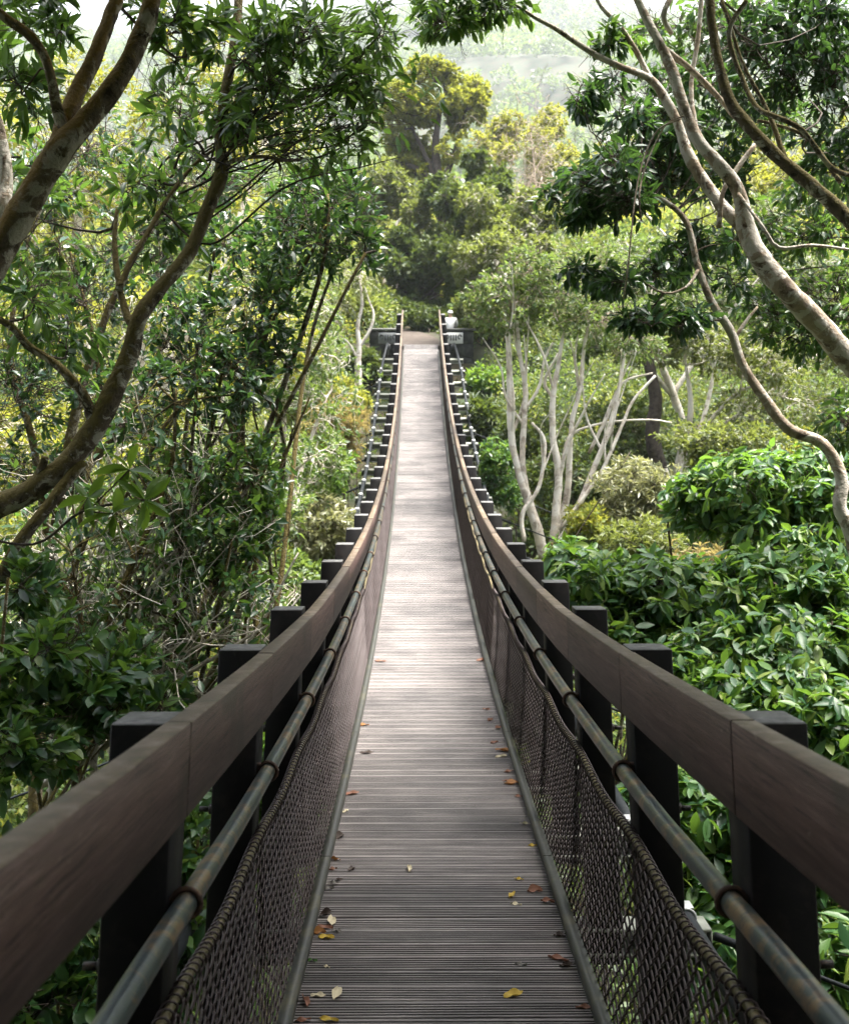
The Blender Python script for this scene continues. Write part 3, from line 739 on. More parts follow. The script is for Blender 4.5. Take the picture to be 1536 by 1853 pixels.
# ------------------------------------------------------------------ trees close to the camera, left
MOSSY, BROWN, PALE = M['bark_mossy'], M['bark_brown'], M['bark_pale']
NEAR = dict(kind='near')
def lobes_of(rows): return [lobe(*r) for r in rows]
def wl(x, d, z, rx, rd, rz, n): return (np.array((x, d, z), float), np.array((rx, rd, rz), float), n)
def shade_canopy(lobes, start):  # extra leaf mass added to the crowns to shade the near deck
    def go(lm, tw, rng):
        fill(lm, tw, np.array([start]), lobes, rng, leaf=0.25, ratio=0.55, per=14, kind='mid', droop=0.2, limb_r=0.04, bend=0.1, sub_r=0.012, twig_r=0.004, twig_len=0.5, shell=0.3)
    return go
SHADE_LEFT = [wl(-2.4, -2.5, 3.2, 2.4, 2.4, 0.9, 170), wl(-2.0, 1.0, 3.8, 2.4, 2.2, 0.9, 170), wl(-3.2, 2.6, 3.8, 1.6, 1.5, 0.7, 45), wl(-0.8, 3.6, 4.3, 1.8, 1.5, 0.7, 110), wl(-2.2, -4.4, 1.2, 2.4, 0.9, 1.8, 150), wl(-5.0, 0.0, 2.4, 1.2, 2.6, 1.6, 150), wl(-4.2, -5.2, 1.8, 1.8, 0.9, 2.2, 150), wl(-4.0, -2.2, 4.2, 2.2, 2.4, 0.9, 150), wl(-6.0, 0.4, 0.5, 1.2, 2.8, 2.4, 70), wl(-5.6, -3.5, -0.5, 1.6, 2.0, 2.4, 220)]  # lobes above and behind the camera, out of view, added to block sky
SHADE_RIGHT = [wl(2.8, -1.0, 3.6, 2.2, 2.4, 0.9, 170), wl(1.6, 2.4, 4.2, 2.0, 1.6, 0.8, 150), wl(3.2, 4.2, 4.8, 2.0, 1.8, 0.8, 100), wl(2.4, -4.4, 1.4, 2.4, 0.9, 1.8, 150), wl(0.4, -2.6, 4.6, 2.2, 2.4, 0.8, 160), wl(5.2, 0.5, 2.6, 1.2, 2.6, 1.6, 120), wl(0.0, -5.2, 2.4, 1.6, 0.7, 1.8, 150), wl(4.4, -5.2, 1.8, 1.8, 0.9, 2.2, 150), wl(4.4, -2.0, 4.4, 2.2, 2.4, 0.9, 150), wl(0.2, 0.6, 4.6, 1.8, 2.0, 0.7, 150), wl(1.5, 5.3, 4.7, 2.0, 1.1, 0.7, 100), wl(-0.6, 5.2, 4.7, 1.1, 1.1, 0.7, 60), wl(4.0, 4.4, 4.0, 1.4, 1.3, 0.9, 80), wl(5.6, 3.0, 3.6, 1.2, 1.6, 1.4, 120), wl(5.8, 1.5, -0.5, 1.2, 4.0, 2.6, 330), wl(5.8, -3.5, -0.5, 1.6, 2.0, 2.4, 220)]
tree('leaning_tree', 'thick mossy brown tree trunk forking in three at the upper left corner', 'tree',
     [trace([(-470, 3300, 4.0, 120), (-330, 1500, 3.95, 98), (-150, 760, 3.85, 84), (0, 455, 3.8, 74), (70, 335, 3.75, 70), (118, 262, 3.7, 64), (162, 212, 3.7, 52), (221, 135, 3.7, 48), (262, 50, 3.7, 46), (280, -20, 3.7, 44), (330, -300, 3.9, 36), (420, -600, 4.2, 22)], 0.72),
      trace([(105, 275, 3.72, 50), (124, 206, 3.74, 46), (146, 156, 3.78, 40), (177, 91, 3.8, 37), (200, 26, 3.85, 36), (215, -40, 3.9, 34), (210, -320, 4.1, 24), (130, -620, 4.3, 12)], 0.72),
      trace([(118, 240, 3.72, 40), (104, 195, 3.68, 28), (94, 146, 3.62, 24), (78, 95, 3.58, 24), (45, 56, 3.55, 25), (0, 24, 3.5, 24), (-90, -60, 3.5, 20), (-220, -260, 3.6, 12)], 0.72)],
     lobes_of([(60, 40, 4.6, 90, 60, 0.3, 10), (330, 60, 4.7, 90, 70, 0.3, 12), (40, 170, 4.4, 60, 60, 0.3, 7)]),
     MOSSY, M['leaf_glossy'], M['twig'], extra=shade_canopy(SHADE_LEFT, at(420, -600, 4.2)), seed=11, step=0.035, sides=16, leaf=0.09, ratio=0.30, per=7, dens=1.8, droop=0.25, limb_r=0.010, sub_r=0.0045, twig_r=0.002, twig_len=0.5, bare=1.0, **NEAR)
def fan(lm, tw, rng):
    # long thin dark branches sweeping up to the right, with sparse drooping leaves near their ends
    tips = []
    for k in range(20):
        t = rng.uniform(0, 1); a = at(300+150*t+rng.uniform(-60, 30), 400-180*t+rng.uniform(-50, 50), rng.uniform(5.1, 5.6)); e = at(rng.uniform(470, 730), rng.uniform(40, 300), rng.uniform(4.7, 5.9)); L = np.linalg.norm(e-a)
        m = a*0.5+e*0.5+rng.normal(0, 0.06, 3)*L
        ln = spline([(*a, 0.0065), (*(a*0.75+m*0.25+rng.normal(0, 0.05, 3)*L), 0.0058), (*m, 0.0048), (*(m*0.45+e*0.55+rng.normal(0, 0.05, 3)*L), 0.0034), (*e, 0.0014)], 0.06)
        tw.tube(ln[:, :3], ln[:, 3], 5, caps=False)
        j = rng.integers(len(ln)//3, len(ln), 12); p = ln[j, :3]; q = p+unit(rng.normal(0, 1, (12, 3))*np.array((1, 1, 0.7))+unit(e-a)*1.2)*rng.uniform(0.12, 0.45, (12, 1))
        tw.twigs(p, q, np.full(12, 0.0028), np.full(12, 0.0010), 0.15, rng, 6, 3); tips.append(q[rng.uniform(0, 1, 12) < 0.5])
    T_ = np.vstack(tips); i = np.repeat(np.arange(len(T_)), 4); N = len(i)
    d = rng.normal(0, 1, (N, 3))+np.array((0.5, 0, -0.35)); add_leaves(lm, T_[i]+rng.normal(0, 0.03, (N, 3)), d, 0.095*rng.uniform(0.6, 1.25, N), 0.28, rng, 'near', 0.9)
tree('slender_tree', 'slim brown lichen spotted tree curving up behind the thick mossy trunk', 'tree',
     [trace([(-420, 2700, 5.2, 80), (-230, 1250, 5.1, 64), (-60, 965, 5.05, 56), (60, 886, 5.0, 52), (128, 832, 5.0, 48), (170, 775, 5.0, 50), (203, 715, 5.0, 45), (236, 640, 5.0, 40), (252, 575, 5.0, 37), (292, 520, 5.05, 33), (340, 462, 5.1, 31), (374, 382, 5.15, 29), (402, 312, 5.2, 31), (398, 250, 5.25, 24), (406, 180, 5.3, 23), (424, 85, 5.35, 21), (432, 0, 5.4, 19), (440, -160, 5.5, 14)]),
      trace([(172, 765, 5.0, 30), (150, 712, 4.95, 22), (122, 678, 4.9, 20), (90, 650, 4.9, 18), (50, 625, 4.85, 18), (20, 590, 4.8, 16), (-40, 560, 4.8, 14)]),
      trace([(240, 590, 5.0, 20), (226, 560, 5.05, 17), (214, 505, 5.1, 14), (208, 440, 5.15, 12), (212, 380, 5.2, 8)]),
      trace([(216, 525, 5.05, 15), (238, 470, 5.1, 13), (262, 432, 5.15, 12), (300, 366, 5.25, 10), (350, 300, 5.35, 8), (400, 262, 5.4, 5)]),
      trace([(-60, 1130, 4.95, 36), (0, 1048, 4.9, 32), (42, 975, 4.9, 29), (112, 884, 4.95, 26), (150, 835, 5.0, 24)]),
      trace([(410, 296, 5.2, 10), (440, 286, 5.1, 9), (480, 284, 5.0, 8), (503, 290, 5.0, 8), (508, 310, 5.0, 5)]),
      trace([(60, 884, 5.0, 20), (78, 840, 4.96, 18), (82, 826, 4.95, 15)])],
     lobes_of([(560, 70, 5.2, 110, 70, 0.4, 26), (440, 110, 5.1, 110, 80, 0.4, 22), (330, 220, 5.3, 110, 80, 0.4, 18), (640, 150, 5.3, 80, 50, 0.3, 13), (470, 210, 5.2, 100, 60, 0.4, 14), (680, 60, 5.4, 60, 60, 0.3, 9), (310, 390, 5.4, 90, 80, 0.3, 13), (630, 260, 5.4, 60, 35, 0.25, 6), (250, 330, 5.5, 80, 70, 0.3, 10), (80, 400, 5.6, 100, 120, 0.4, 18), (60, 560, 5.0, 80, 90, 0.4, 14), (120, 620, 5.3, 80, 60, 0.3, 10)]),
     BROWN, M['leaf_glossy'], M['twig'], seed=21, step=0.04, sides=12, leaf=0.088, ratio=0.29, per=6, dens=1.5, bend=0.5, extra=fan, droop=0.2, limb_r=0.010, sub_r=0.0042, twig_r=0.0018, twig_len=0.5, bare=0.8, **NEAR)
tree('pale_stem_tree', 'pale patchy trunk cut by the left edge of the view behind the mossy trunk', 'tree',
     [trace([(-200, 2600, 5.6, 60), (-60, 900, 5.4, 46), (-4, 440, 5.2, 38), (8, 330, 5.2, 36), (0, 250, 5.2, 32), (-30, 120, 5.2, 26), (-20, -60, 5.3, 18)])],
     lobes_of([(-40, 80, 5.2, 110, 90, 0.4, 14), (40, 300, 5.6, 70, 60, 0.3, 8)]), PALE, M['leaf_glossy'], M['twig'], seed=23, leaf=0.10, ratio=0.35, per=8, limb_r=0.01, **NEAR)

# the bright sprig hanging in front of the slender tree
def sprig(lm, tw, rng):
    for (px, py, z, n, L) in ((262, 905, 3.5, 10, 0.125), (235, 850, 3.55, 9, 0.125), (160, 900, 3.5, 8, 0.11), (205, 930, 3.45, 8, 0.12)):
        c = at(px, py, z); a = np.arange(n)/n*6.28+rng.uniform(0, 1, n)
        T = np.stack([np.cos(a), rng.normal(0, 0.35, n), np.sin(a)*0.9-0.25], -1)
        add_leaves(lm, np.repeat(c[None], n, 0), T, L*rng.uniform(0.7, 1.1, n), 0.30, rng, 'near', 0.5)
    pts = [at(-80, 960, 3.6), at(60, 985, 3.55), at(150, 925, 3.5), at(262, 905, 3.5)]
    tw.tube(spline([(*p, 0.005) for p in pts], 0.05)[:, :3], 0.0045, 6); tw.tube([at(150, 925, 3.5), at(205, 930, 3.45)], 0.003, 5); tw.tube([at(170, 915, 3.5), at(235, 850, 3.55)], 0.003, 5); tw.tube([at(150, 925, 3.5), at(160, 900, 3.5)], 0.003, 5)
def leafy_branch():
    rng = np.random.default_rng(4)
    root = thing('leafy_sapling', at(-80, 960, 3.6), 'bright green long leaved sprig in front of the slim brown trunk at left', 'sapling')
    lm = MB(); tw = MB(); sprig(lm, tw, rng)
    g = at(-80, 960, 3.6); b = np.array((g[0]-0.4, g[1], float(ground_z(g[0]-0.4, g[1]))))
    s = spline([(*b, 0.02), (*(b*0.5+g*0.5+np.array((-0.2, 0.1, 0))), 0.013), (*g, 0.006)], 0.1); tw.tube(s[:, :3], s[:, 3], 7)
    tw.build('stem', M['twig'], root, smooth=True); lm.build('leaves', M['leaf_fresh'], root, smooth=True)
leafy_branch()

tree('twiggy_tree', 'twiggy small leaved tree with many crossing thin stems behind the slim brown trunk', 'tree',
     [trace([(60, 2100, 7.6, 40), (70, 1250, 7.4, 30), (110, 900, 7.3, 25), (150, 700, 7.3, 20), (215, 520, 7.3, 14), (300, 380, 7.3, 8)]),
      trace([(90, 1000, 7.4, 22), (60, 800, 7.4, 17), (20, 650, 7.4, 13), (40, 480, 7.4, 9), (90, 340, 7.4, 6)]),
      trace([(110, 900, 7.3, 20), (230, 760, 7.2, 15), (300, 620, 7.2, 11), (420, 480, 7.2, 7)]),
      trace([(100, 950, 7.3, 18), (180, 800, 7.5, 13), (170, 620, 7.6, 10), (120, 430, 7.6, 6)])],
     lobes_of([(60, 700, 7.3, 90, 110, 0.6, 40), (130, 540, 7.4, 110, 100, 0.6, 44), (250, 460, 7.3, 110, 90, 0.6, 40), (70, 860, 7.2, 90, 80, 0.5, 30), (190, 700, 7.3, 80, 80, 0.5, 24), (330, 330, 7.6, 110, 70, 0.6, 30), (60, 340, 7.6, 90, 90, 0.6, 28), (170, 260, 7.8, 90, 80, 0.6, 24), (420, 330, 7.6, 70, 50, 0.4, 14)]),
     BROWN, M['leaf_dark'], M['twig'], seed=27, step=0.06, sides=8, leaf=0.062, ratio=0.40, per=8, dens=1.2, limb_r=0.010, sub_r=0.005, twig_r=0.0025, twig_len=0.25, bare=1.3, bend=0.5, up=0.5, **NEAR)
GL = 'glossy shrubs along the left of the bridge'
SH = dict(kind='near', leaf=0.062, ratio=0.40, per=9, dens=1.15, bare=0.35, droop=-0.1, spread=(0.5, 1.25), limb_r=0.008, sub_r=0.0045, twig_r=0.0022, up=0.6, twig_len=0.22)
shrub('glossy_shrub', 'tall glossy shrub with upright small leaf whorls reaching towards the far bridge end', 'shrub', at(300, 1300, 7.2),
      lobes_of([(610, 370, 6.6, 80, 75, 0.4, 34), (540, 440, 6.6, 105, 85, 0.5, 52), (660, 450, 6.6, 50, 55, 0.3, 18), (470, 540, 6.6, 110, 90, 0.5, 54), (540, 340, 6.8, 60, 45, 0.3, 15), (400, 430, 6.8, 70, 60, 0.3, 22)]), M['leaf_dark'], M['twig'], GL, seed=31, nstem=7, stem_r=0.028, bark=BROWN, **SH)
shrub('glossy_shrub', 'dense glossy shrub behind the slim brown trunk, halfway up at left', 'shrub', at(250, 1500, 6.6),
      lobes_of([(330, 660, 6.2, 110, 85, 0.5, 45), (430, 690, 6.3, 90, 80, 0.5, 38), (330, 560, 6.4, 70, 60, 0.4, 22), (480, 640, 6.5, 60, 50, 0.3, 18), (250, 760, 6.4, 90, 70, 0.4, 20)]), M['leaf_dark'], M['twig'], GL, seed=32, nstem=7, stem_r=0.024, bark=BROWN, **SH)
shrub('glossy_shrub', 'twiggy glossy shrub leaning over the left wind cables beside the handrail posts', 'shrub', at(230, 1500, 6.4),
      lobes_of([(430, 830, 6.2, 90, 70, 0.4, 30), (480, 930, 6.2, 65, 70, 0.4, 24), (380, 930, 6.0, 85, 70, 0.4, 26), (400, 1040, 6.0, 90, 50, 0.4, 20), (300, 860, 6.2, 70, 70, 0.4, 18)]), M['leaf_glossy'], M['twig'], GL, seed=33, nstem=9, stem_r=0.022, bark=BROWN, **SH)
LW = dict(SH); LW.update(leaf=0.085, ratio=0.44, per=9, droop=0.05, up=0.4)
shrub('glossy_shrub', 'leafy green shrub above the nearest left handrail at the left edge', 'shrub', at(-100, 2300, 4.8),
      lobes_of([(60, 1180, 4.6, 110, 80, 0.4, 34), (170, 1250, 4.7, 90, 60, 0.4, 26), (60, 1330, 4.5, 110, 80, 0.4, 36), (230, 1200, 5.0, 70, 50, 0.3, 14), (280, 1290, 5.4, 80, 50, 0.3, 14), (40, 1060, 4.8, 80, 60, 0.3, 16)]), M['leaf_glossy'], M['twig'], GL, seed=34, nstem=7, stem_r=0.02, bark=BROWN, **LW)
shrub('glossy_shrub', 'low green shrub seen below the nearest left handrail between the black posts', 'shrub', at(60, 2600, 4.6),
      lobes_of([(80, 1620, 4.3, 150, 100, 0.4, 40), (60, 1780, 4.2, 160, 110, 0.4, 44), (330, 1560, 4.6, 70, 90, 0.3, 22), (340, 1700, 4.4, 70, 90, 0.3, 24), (450, 1420, 5.2, 60, 70, 0.3, 20), (250, 1800, 4.2, 110, 80, 0.3, 24), (420, 1600, 4.8, 60, 90, 0.3, 20)]), M['leaf_glossy'], M['twig'], GL, seed=35, nstem=7, stem_r=0.018, bark=BROWN, **LW)

def bare_tangle(name, label, cat, base, tips, seed, bark, r0=0.02, group=None):
    rng = np.random.default_rng(seed)
    root = thing(name, base, label, cat, group); mb = MB(); ends = []; tw = MB(); lm = MB()
    for i, t in enumerate(tips):
        s0 = base+np.append(rng.normal(0, 0.15, 2), -0.1); L = np.linalg.norm(t-s0)
        m1 = s0*0.66+t*0.34+rng.normal(0, 0.09, 3)*L; m2 = s0*0.33+t*0.67+rng.normal(0, 0.07, 3)*L
        ln = spline([(*s0, r0), (*m1, r0*0.8), (*m2, r0*0.6), (*t, r0*0.25)], L/26)
        mb.tube(ln[:, :3], ln[:, 3], 7, bump=0.12, seed=seed+i)
        k = rng.integers(8, len(ln), 16); a = ln[k, :3]
        dr = unit(rng.normal(0, 1, (16, 3))+np.array((0, 0, 0.6))+0.5*unit(t-s0)); e = a+dr*rng.uniform(0.25, 0.8, (16, 1))
        tw.twigs(a, e, np.full(16, r0*0.3), np.full(16, r0*0.08), 0.2, rng, 6, 4)
        k2 = rng.integers(0, 16, 40); q = rng.uniform(0.4, 1, (40, 1)); a2 = a[k2]*(1-q)+e[k2]*q; e2 = a2+unit(rng.normal(0, 1, (40, 3)))*rng.uniform(0.1, 0.35, (40, 1))
        tw.twigs(a2, e2, np.full(40, r0*0.12), np.full(40, r0*0.05), 0.2, rng, 4, 3); ends.append(e2)
    E_ = np.vstack(ends); n = len(E_)*3; i = np.repeat(np.arange(len(E_)), 3)
    mb.build('stems', bark, root, smooth=True); tw.build('twigs', bark, root, smooth=True)
    return root, E_, rng
def tangle_leaves(r, leafm, L=0.075, ratio=0.4, per=3):
    root, E_, rng = r
    lm = MB(); i = np.repeat(np.arange(len(E_)), per); T = rng.normal(0, 1, (len(i), 3)); add_leaves(lm, E_[i]+rng.normal(0, 0.02, (len(i), 3)), T, L*rng.uniform(0.7, 1.2, len(i)), ratio, rng, 'near', 0.8)
    lm.build('leaves', leafm, root, smooth=True)
tangle_leaves(bare_tangle('tangled_bush', 'tangle of pale leaning bare stems above the left handrail', 'bush', at(120, 1380, 5.9),
     [at(540, 1000, 6.2), at(470, 870, 6.3), at(330, 860, 6.2), at(520, 1110, 5.9), at(420, 1130, 5.8), at(210, 880, 6.2), at(120, 900, 6.0), at(380, 960, 6.0), at(60, 1000, 5.8), at(500, 940, 6.3), at(440, 1040, 6.0), at(280, 960, 6.0), at(560, 1060, 6.1)], 41, M['bark_far'], 0.019), M['leaf_glossy'], per=4)
tangle_leaves(bare_tangle('tangled_bush', 'brown many stemmed bush between the slim trunk and the left handrail', 'bush', at(150, 1500, 5.8),
     [at(190, 900, 5.8), at(240, 1000, 5.8), at(320, 700, 6.0), at(420, 600, 6.4), at(560, 720, 6.6), at(390, 820, 6.2), at(130, 1000, 5.6), at(500, 800, 6.4)], 42, M['bark_brown'], 0.026), M['leaf_dark'])

# ------------------------------------------------------------------ sunny trees behind, left
BT = dict(kind='mid', dens=1.3, leaf=0.085, ratio=0.45, per=10, droop=0.1, limb_r=0.022, sub_r=0.010, twig_r=0.004, twig_len=0.4)
def back_tree(name, label, rows, leafm, bark, px, z, w, seed, lean=0.0, group='sunlit trees behind the left side', nclump=5, **kw):
    k = dict(BT); k.update(kw)
    g = ground_at(px, z); top = at(*rows[0][:3]); r = w*z/F/2
    m1 = g*0.6+top*0.4+np.array((lean, 0, 0))*1.0
    m2 = g*0.25+top*0.75-np.array((lean, 0, 0))*0.4
    st = [[(*(g+np.array((0, 0, -0.3))), r*1.15), (*m1, r), (*m2, r*0.7), (*top, r*0.3)]]
    rg = np.random.default_rng(seed+500)
    for rr in rows[1:5]:
        c = at(*rr[:3]); t = rg.uniform(0.35, 0.7); s0 = g*(1-t)+m1*t if t < 0.5 else m1*0.6+m2*0.4
        st.append([(*s0, r*0.6), (*(s0*0.5+c*0.5+rg.normal(0, 0.25, 3)), r*0.45), (*c, r*0.2)])
    lb = lobes_of(rows)
    if nclump: lb = clumps(lb, nclump, 0.5, seed)
    return tree(name, label, 'tree', st, lb, bark, leafm, None, group, seed=seed, step=0.2, sides=8, **k)
back_tree('broadleaf_tree', 'sunlit yellow green tree behind the upper left foliage', [(150, 250, 14, 190, 160, 1.6, 150), (330, 150, 14, 160, 130, 1.5, 120), (60, 420, 13, 150, 150, 1.5, 120), (300, 380, 14.5, 150, 120, 1.5, 110), (480, 250, 15, 120, 110, 1.4, 70)], M['leaf_yellow'], M['bark_far'], 180, 13.5, 34, 51, 0.4)
back_tree('broadleaf_tree', 'sunlit green tree filling the gaps behind the slim brown trunk', [(200, 650, 12, 210, 150, 1.5, 170), (420, 600, 13, 130, 130, 1.4, 90), (60, 820, 11.5, 150, 150, 1.4, 120), (330, 830, 12, 150, 130, 1.4, 110)], M['leaf_yellow'], M['bark_far'], 260, 12, 26, 52, -0.3)
back_tree('broadleaf_tree', 'light green bushy tree low behind the tangled left stems', [(180, 1010, 10.5, 190, 130, 1.3, 150), (420, 900, 11.5, 120, 120, 1.3, 90), (420, 1080, 10.5, 120, 90, 1.2, 80), (60, 1130, 10, 150, 120, 1.2, 100)], M['leaf_mid'], M['bark_far'], 220, 11, 26, 53, 0.2)
back_tree('broadleaf_tree', 'darker green tree between sunlit trees at upper left', [(520, 620, 16, 110, 100, 1.5, 90), (590, 720, 17, 90, 100, 1.5, 90), (480, 760, 15.5, 100, 100, 1.4, 80), (560, 830, 15.5, 90, 90, 1.4, 80)], M['leaf_mid'], M['bark_far'], 520, 16, 22, 54, 0.2)

BU = 'bushes on the left bank beside the bridge'
BS = dict(kind='mid', leaf=0.10, ratio=0.42, per=10, droop=0.05, limb_r=0.012, sub_r=0.006, twig_r=0.003, twig_len=0.35, up=0.5)
def bank_bush(label, px, py, z, rx, ry, n, leafm, seed, group=BU, name='bush', **kw):
    # one bush standing on the bank
    k = dict(BS); k.update(kw)
    g = ground_at(px, z); rz = rx*z/F
    rng = np.random.default_rng(seed); rows = [(px, py, z, rx, ry, rz, n)]
    for i in range(3): rows.append((px+rng.uniform(-1, 1)*rx*0.7, py+rng.uniform(-0.3, 0.9)*ry, z+rng.uniform(-0.5, 0.5)*rz, rx*0.6, ry*0.6, rz*0.6, int(n*0.4)))
    return shrub(name, label, 'bush', g, lobes_of(rows), leafm, M['twig'], group, seed=seed, nstem=6, stem_r=0.02, **k)
bank_bush('pale silvery bush beside the left cable, lowest of those near the handrail', 590, 960, 15, 75, 65, 130, M['leaf_pale'], 61)
bank_bush('bright lime green bush under the left main cable', 570, 850, 18, 75, 60, 120, M['leaf_fresh'], 62)
bank_bush('straw coloured dry bush halfway along the left cable', 610, 770, 21, 70, 55, 130, M['leaf_straw'], 63, leaf=0.13, ratio=0.2)
bank_bush('yellow flowering looking bush near the far left anchor wall', 600, 715, 23, 60, 40, 110, M['leaf_yellow'], 64)
bank_bush('olive bush in front of the forked pale tree at far left', 545, 690, 22, 60, 60, 110, M['leaf_olive'], 65)
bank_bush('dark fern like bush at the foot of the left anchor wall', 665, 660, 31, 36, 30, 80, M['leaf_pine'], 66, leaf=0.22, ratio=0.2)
bank_bush('green bush under the wind cables just beyond the twiggy shrub', 520, 1060, 12, 90, 60, 110, M['leaf_mid'], 67)
bank_bush('light green bush low between the left posts', 470, 1230, 9.5, 110, 70, 110, M['leaf_mid'], 68)
bank_bush('yellow green bush seen through the left railing', 460, 1420, 8.0, 110, 90, 100, M['leaf_fresh'], 69)
bank_bush('dark green bush deep below the left railing', 300, 1500, 7.5, 130, 120, 110, M['leaf_mid'], 70)
tree('forked_tree', 'small pale forked tree beside the far left anchor wall', 'tree',
     [trace([(650, 705, 30, 15), (648, 660, 30, 14), (650, 625, 30, 11), (647, 590, 30, 9), (655, 550, 30, 7), (650, 500, 30, 5)]),
      trace([(650, 628, 30, 8), (668, 600, 30, 7), (676, 570, 30, 6), (668, 545, 30, 4), (660, 520, 30, 3)]),
      trace([(648, 650, 30, 7), (630, 620, 30, 5), (612, 605, 30, 4)])],
     lobes_of([(640, 500, 30, 50, 40, 0.9, 60), (600, 560, 30, 55, 45, 0.9, 60), (560, 600, 29, 50, 40, 0.9, 50)]), M['bark_far'], M['leaf_olive'], None, seed=71, step=0.1, sides=8, kind='mid', leaf=0.12, ratio=0.4, per=9, limb_r=0.02, sub_r=0.012, twig_r=0.006)

# ------------------------------------------------------------------ trees round the far end
FT = dict(kind='far', dens=1.9, leaf=0.20, ratio=0.5, per=13, droop=0.1, limb_r=0.05, sub_r=0.022, twig_r=0.01, twig_len=0.8, group='trees beyond the far end of the bridge')
def far_tree(name, label, rows, leafm, bark, px, z, w, seed, lean=0.0, **kw):
    k = dict(FT); k.update(kw); return back_tree(name, label, rows, leafm, bark, px, z, w, seed, lean, **k)
far_tree('tall_tree', 'tall yellow green tree with a rounded top against the misty hill', [(800, 180, 52, 75, 60, 2.0, 200), (735, 210, 52, 60, 60, 2.0, 150), (700, 290, 52, 60, 70, 2.0, 150), (780, 290, 52, 60, 60, 2.0, 120), (840, 200, 52, 40, 50, 1.4, 80), (770, 130, 52, 50, 35, 1.2, 90)], M['leaf_lime'], M['bark_dark'], 775, 52, 20, 81, 0.4)
far_tree('tall_tree', 'olive green tree filling the middle distance left of the bridge end', [(720, 400, 46, 75, 70, 2.0, 190), (660, 350, 47, 60, 70, 1.8, 140), (640, 450, 44, 60, 60, 1.8, 130), (560, 400, 46, 80, 90, 2.0, 160), (580, 500, 42, 60, 60, 1.8, 120)], M['leaf_olive'], M['bark_far'], 690, 46, 16, 82, 0.5)
far_tree('tall_tree', 'dark green tree directly behind the far end of the bridge', [(770, 480, 44, 70, 70, 1.9, 190), (720, 520, 43, 55, 55, 1.6, 130), (800, 400, 45, 55, 70, 1.7, 150), (770, 550, 43, 60, 40, 1.4, 120), (690, 560, 41, 50, 45, 1.4, 110), (830, 520, 42, 45, 60, 1.4, 100)], M['leaf_pine'], M['bark_dark'], 770, 45, 18, 83, 0.3)
far_tree('tall_tree', 'dark green tree arching over the path just right of the bridge end', [(850, 450, 40, 55, 50, 1.8, 170), (830, 390, 41, 50, 45, 1.8, 150), (890, 370, 40, 55, 50, 1.8, 150), (910, 450, 39.5, 45, 50, 1.6, 120), (880, 310, 41, 50, 40, 1.6, 110), (950, 400, 39, 50, 50, 1.6, 110)], M['leaf_pine'], M['bark_dark'], 880, 40, 14, 88, 0.2)
far_tree('tall_tree', 'olive tree with thin pale trunk right of the far bridge end', [(890, 400, 34, 65, 55, 1.4, 170), (940, 480, 33, 70, 60, 1.4, 160), (860, 480, 33, 45, 55, 1.2, 110), (900, 560, 32, 60, 45, 1.2, 120), (970, 400, 35, 55, 50, 1.3, 110), (850, 560, 32.5, 36, 30, 0.9, 60)], M['leaf_olive'], M['bark_far'], 918, 33, 13, 84, 0.2, leaf=0.15)
far_tree('tall_tree', 'yellowish tree behind the pale bare twigs on the right', [(950, 240, 60, 60, 50, 2.0, 110), (900, 290, 58, 50, 50, 2.0, 110), (990, 300, 58, 60, 60, 2.0, 120), (1010, 220, 60, 40, 40, 1.6, 60)], M['leaf_yellow'], M['bark_far'], 950, 60, 12, 85)
def bare_tree():
    root, E_, rng = bare_tangle('bare_tree', 'leafless beige tree with fine twigs right of the tall yellow green tree', 'tree', ground_at(955, 50),
        [at(960, 240, 50), at(930, 280, 50), at(1000, 260, 51), at(980, 320, 49), at(910, 340, 50), at(1020, 330, 50), at(950, 370, 49), at(880, 380, 50)], 86, M['twig_pale'], 0.10)
    tw = MB(); n = 1500; i = rng.integers(0, len(E_), n); a = E_[i]+rng.normal(0, 0.9, (n, 3)); tw.twigs(a, a+unit(rng.normal(0, 1, (n, 3))+np.array((0, 0, 0.7)))*rng.uniform(0.5, 1.3, (n, 1)), np.full(n, 0.014), np.full(n, 0.006), 0.15, rng, 4, 3)
    tw.build('fine_twigs', M['twig_pale'], root)
bare_tree()

bank_bush('dark leafy bush in shade just beyond the far deck end', 772, 578, 38.5, 52, 30, 130, M['leaf_pine'], 87, 'bushes at the far end', leaf=0.16, ratio=0.45)
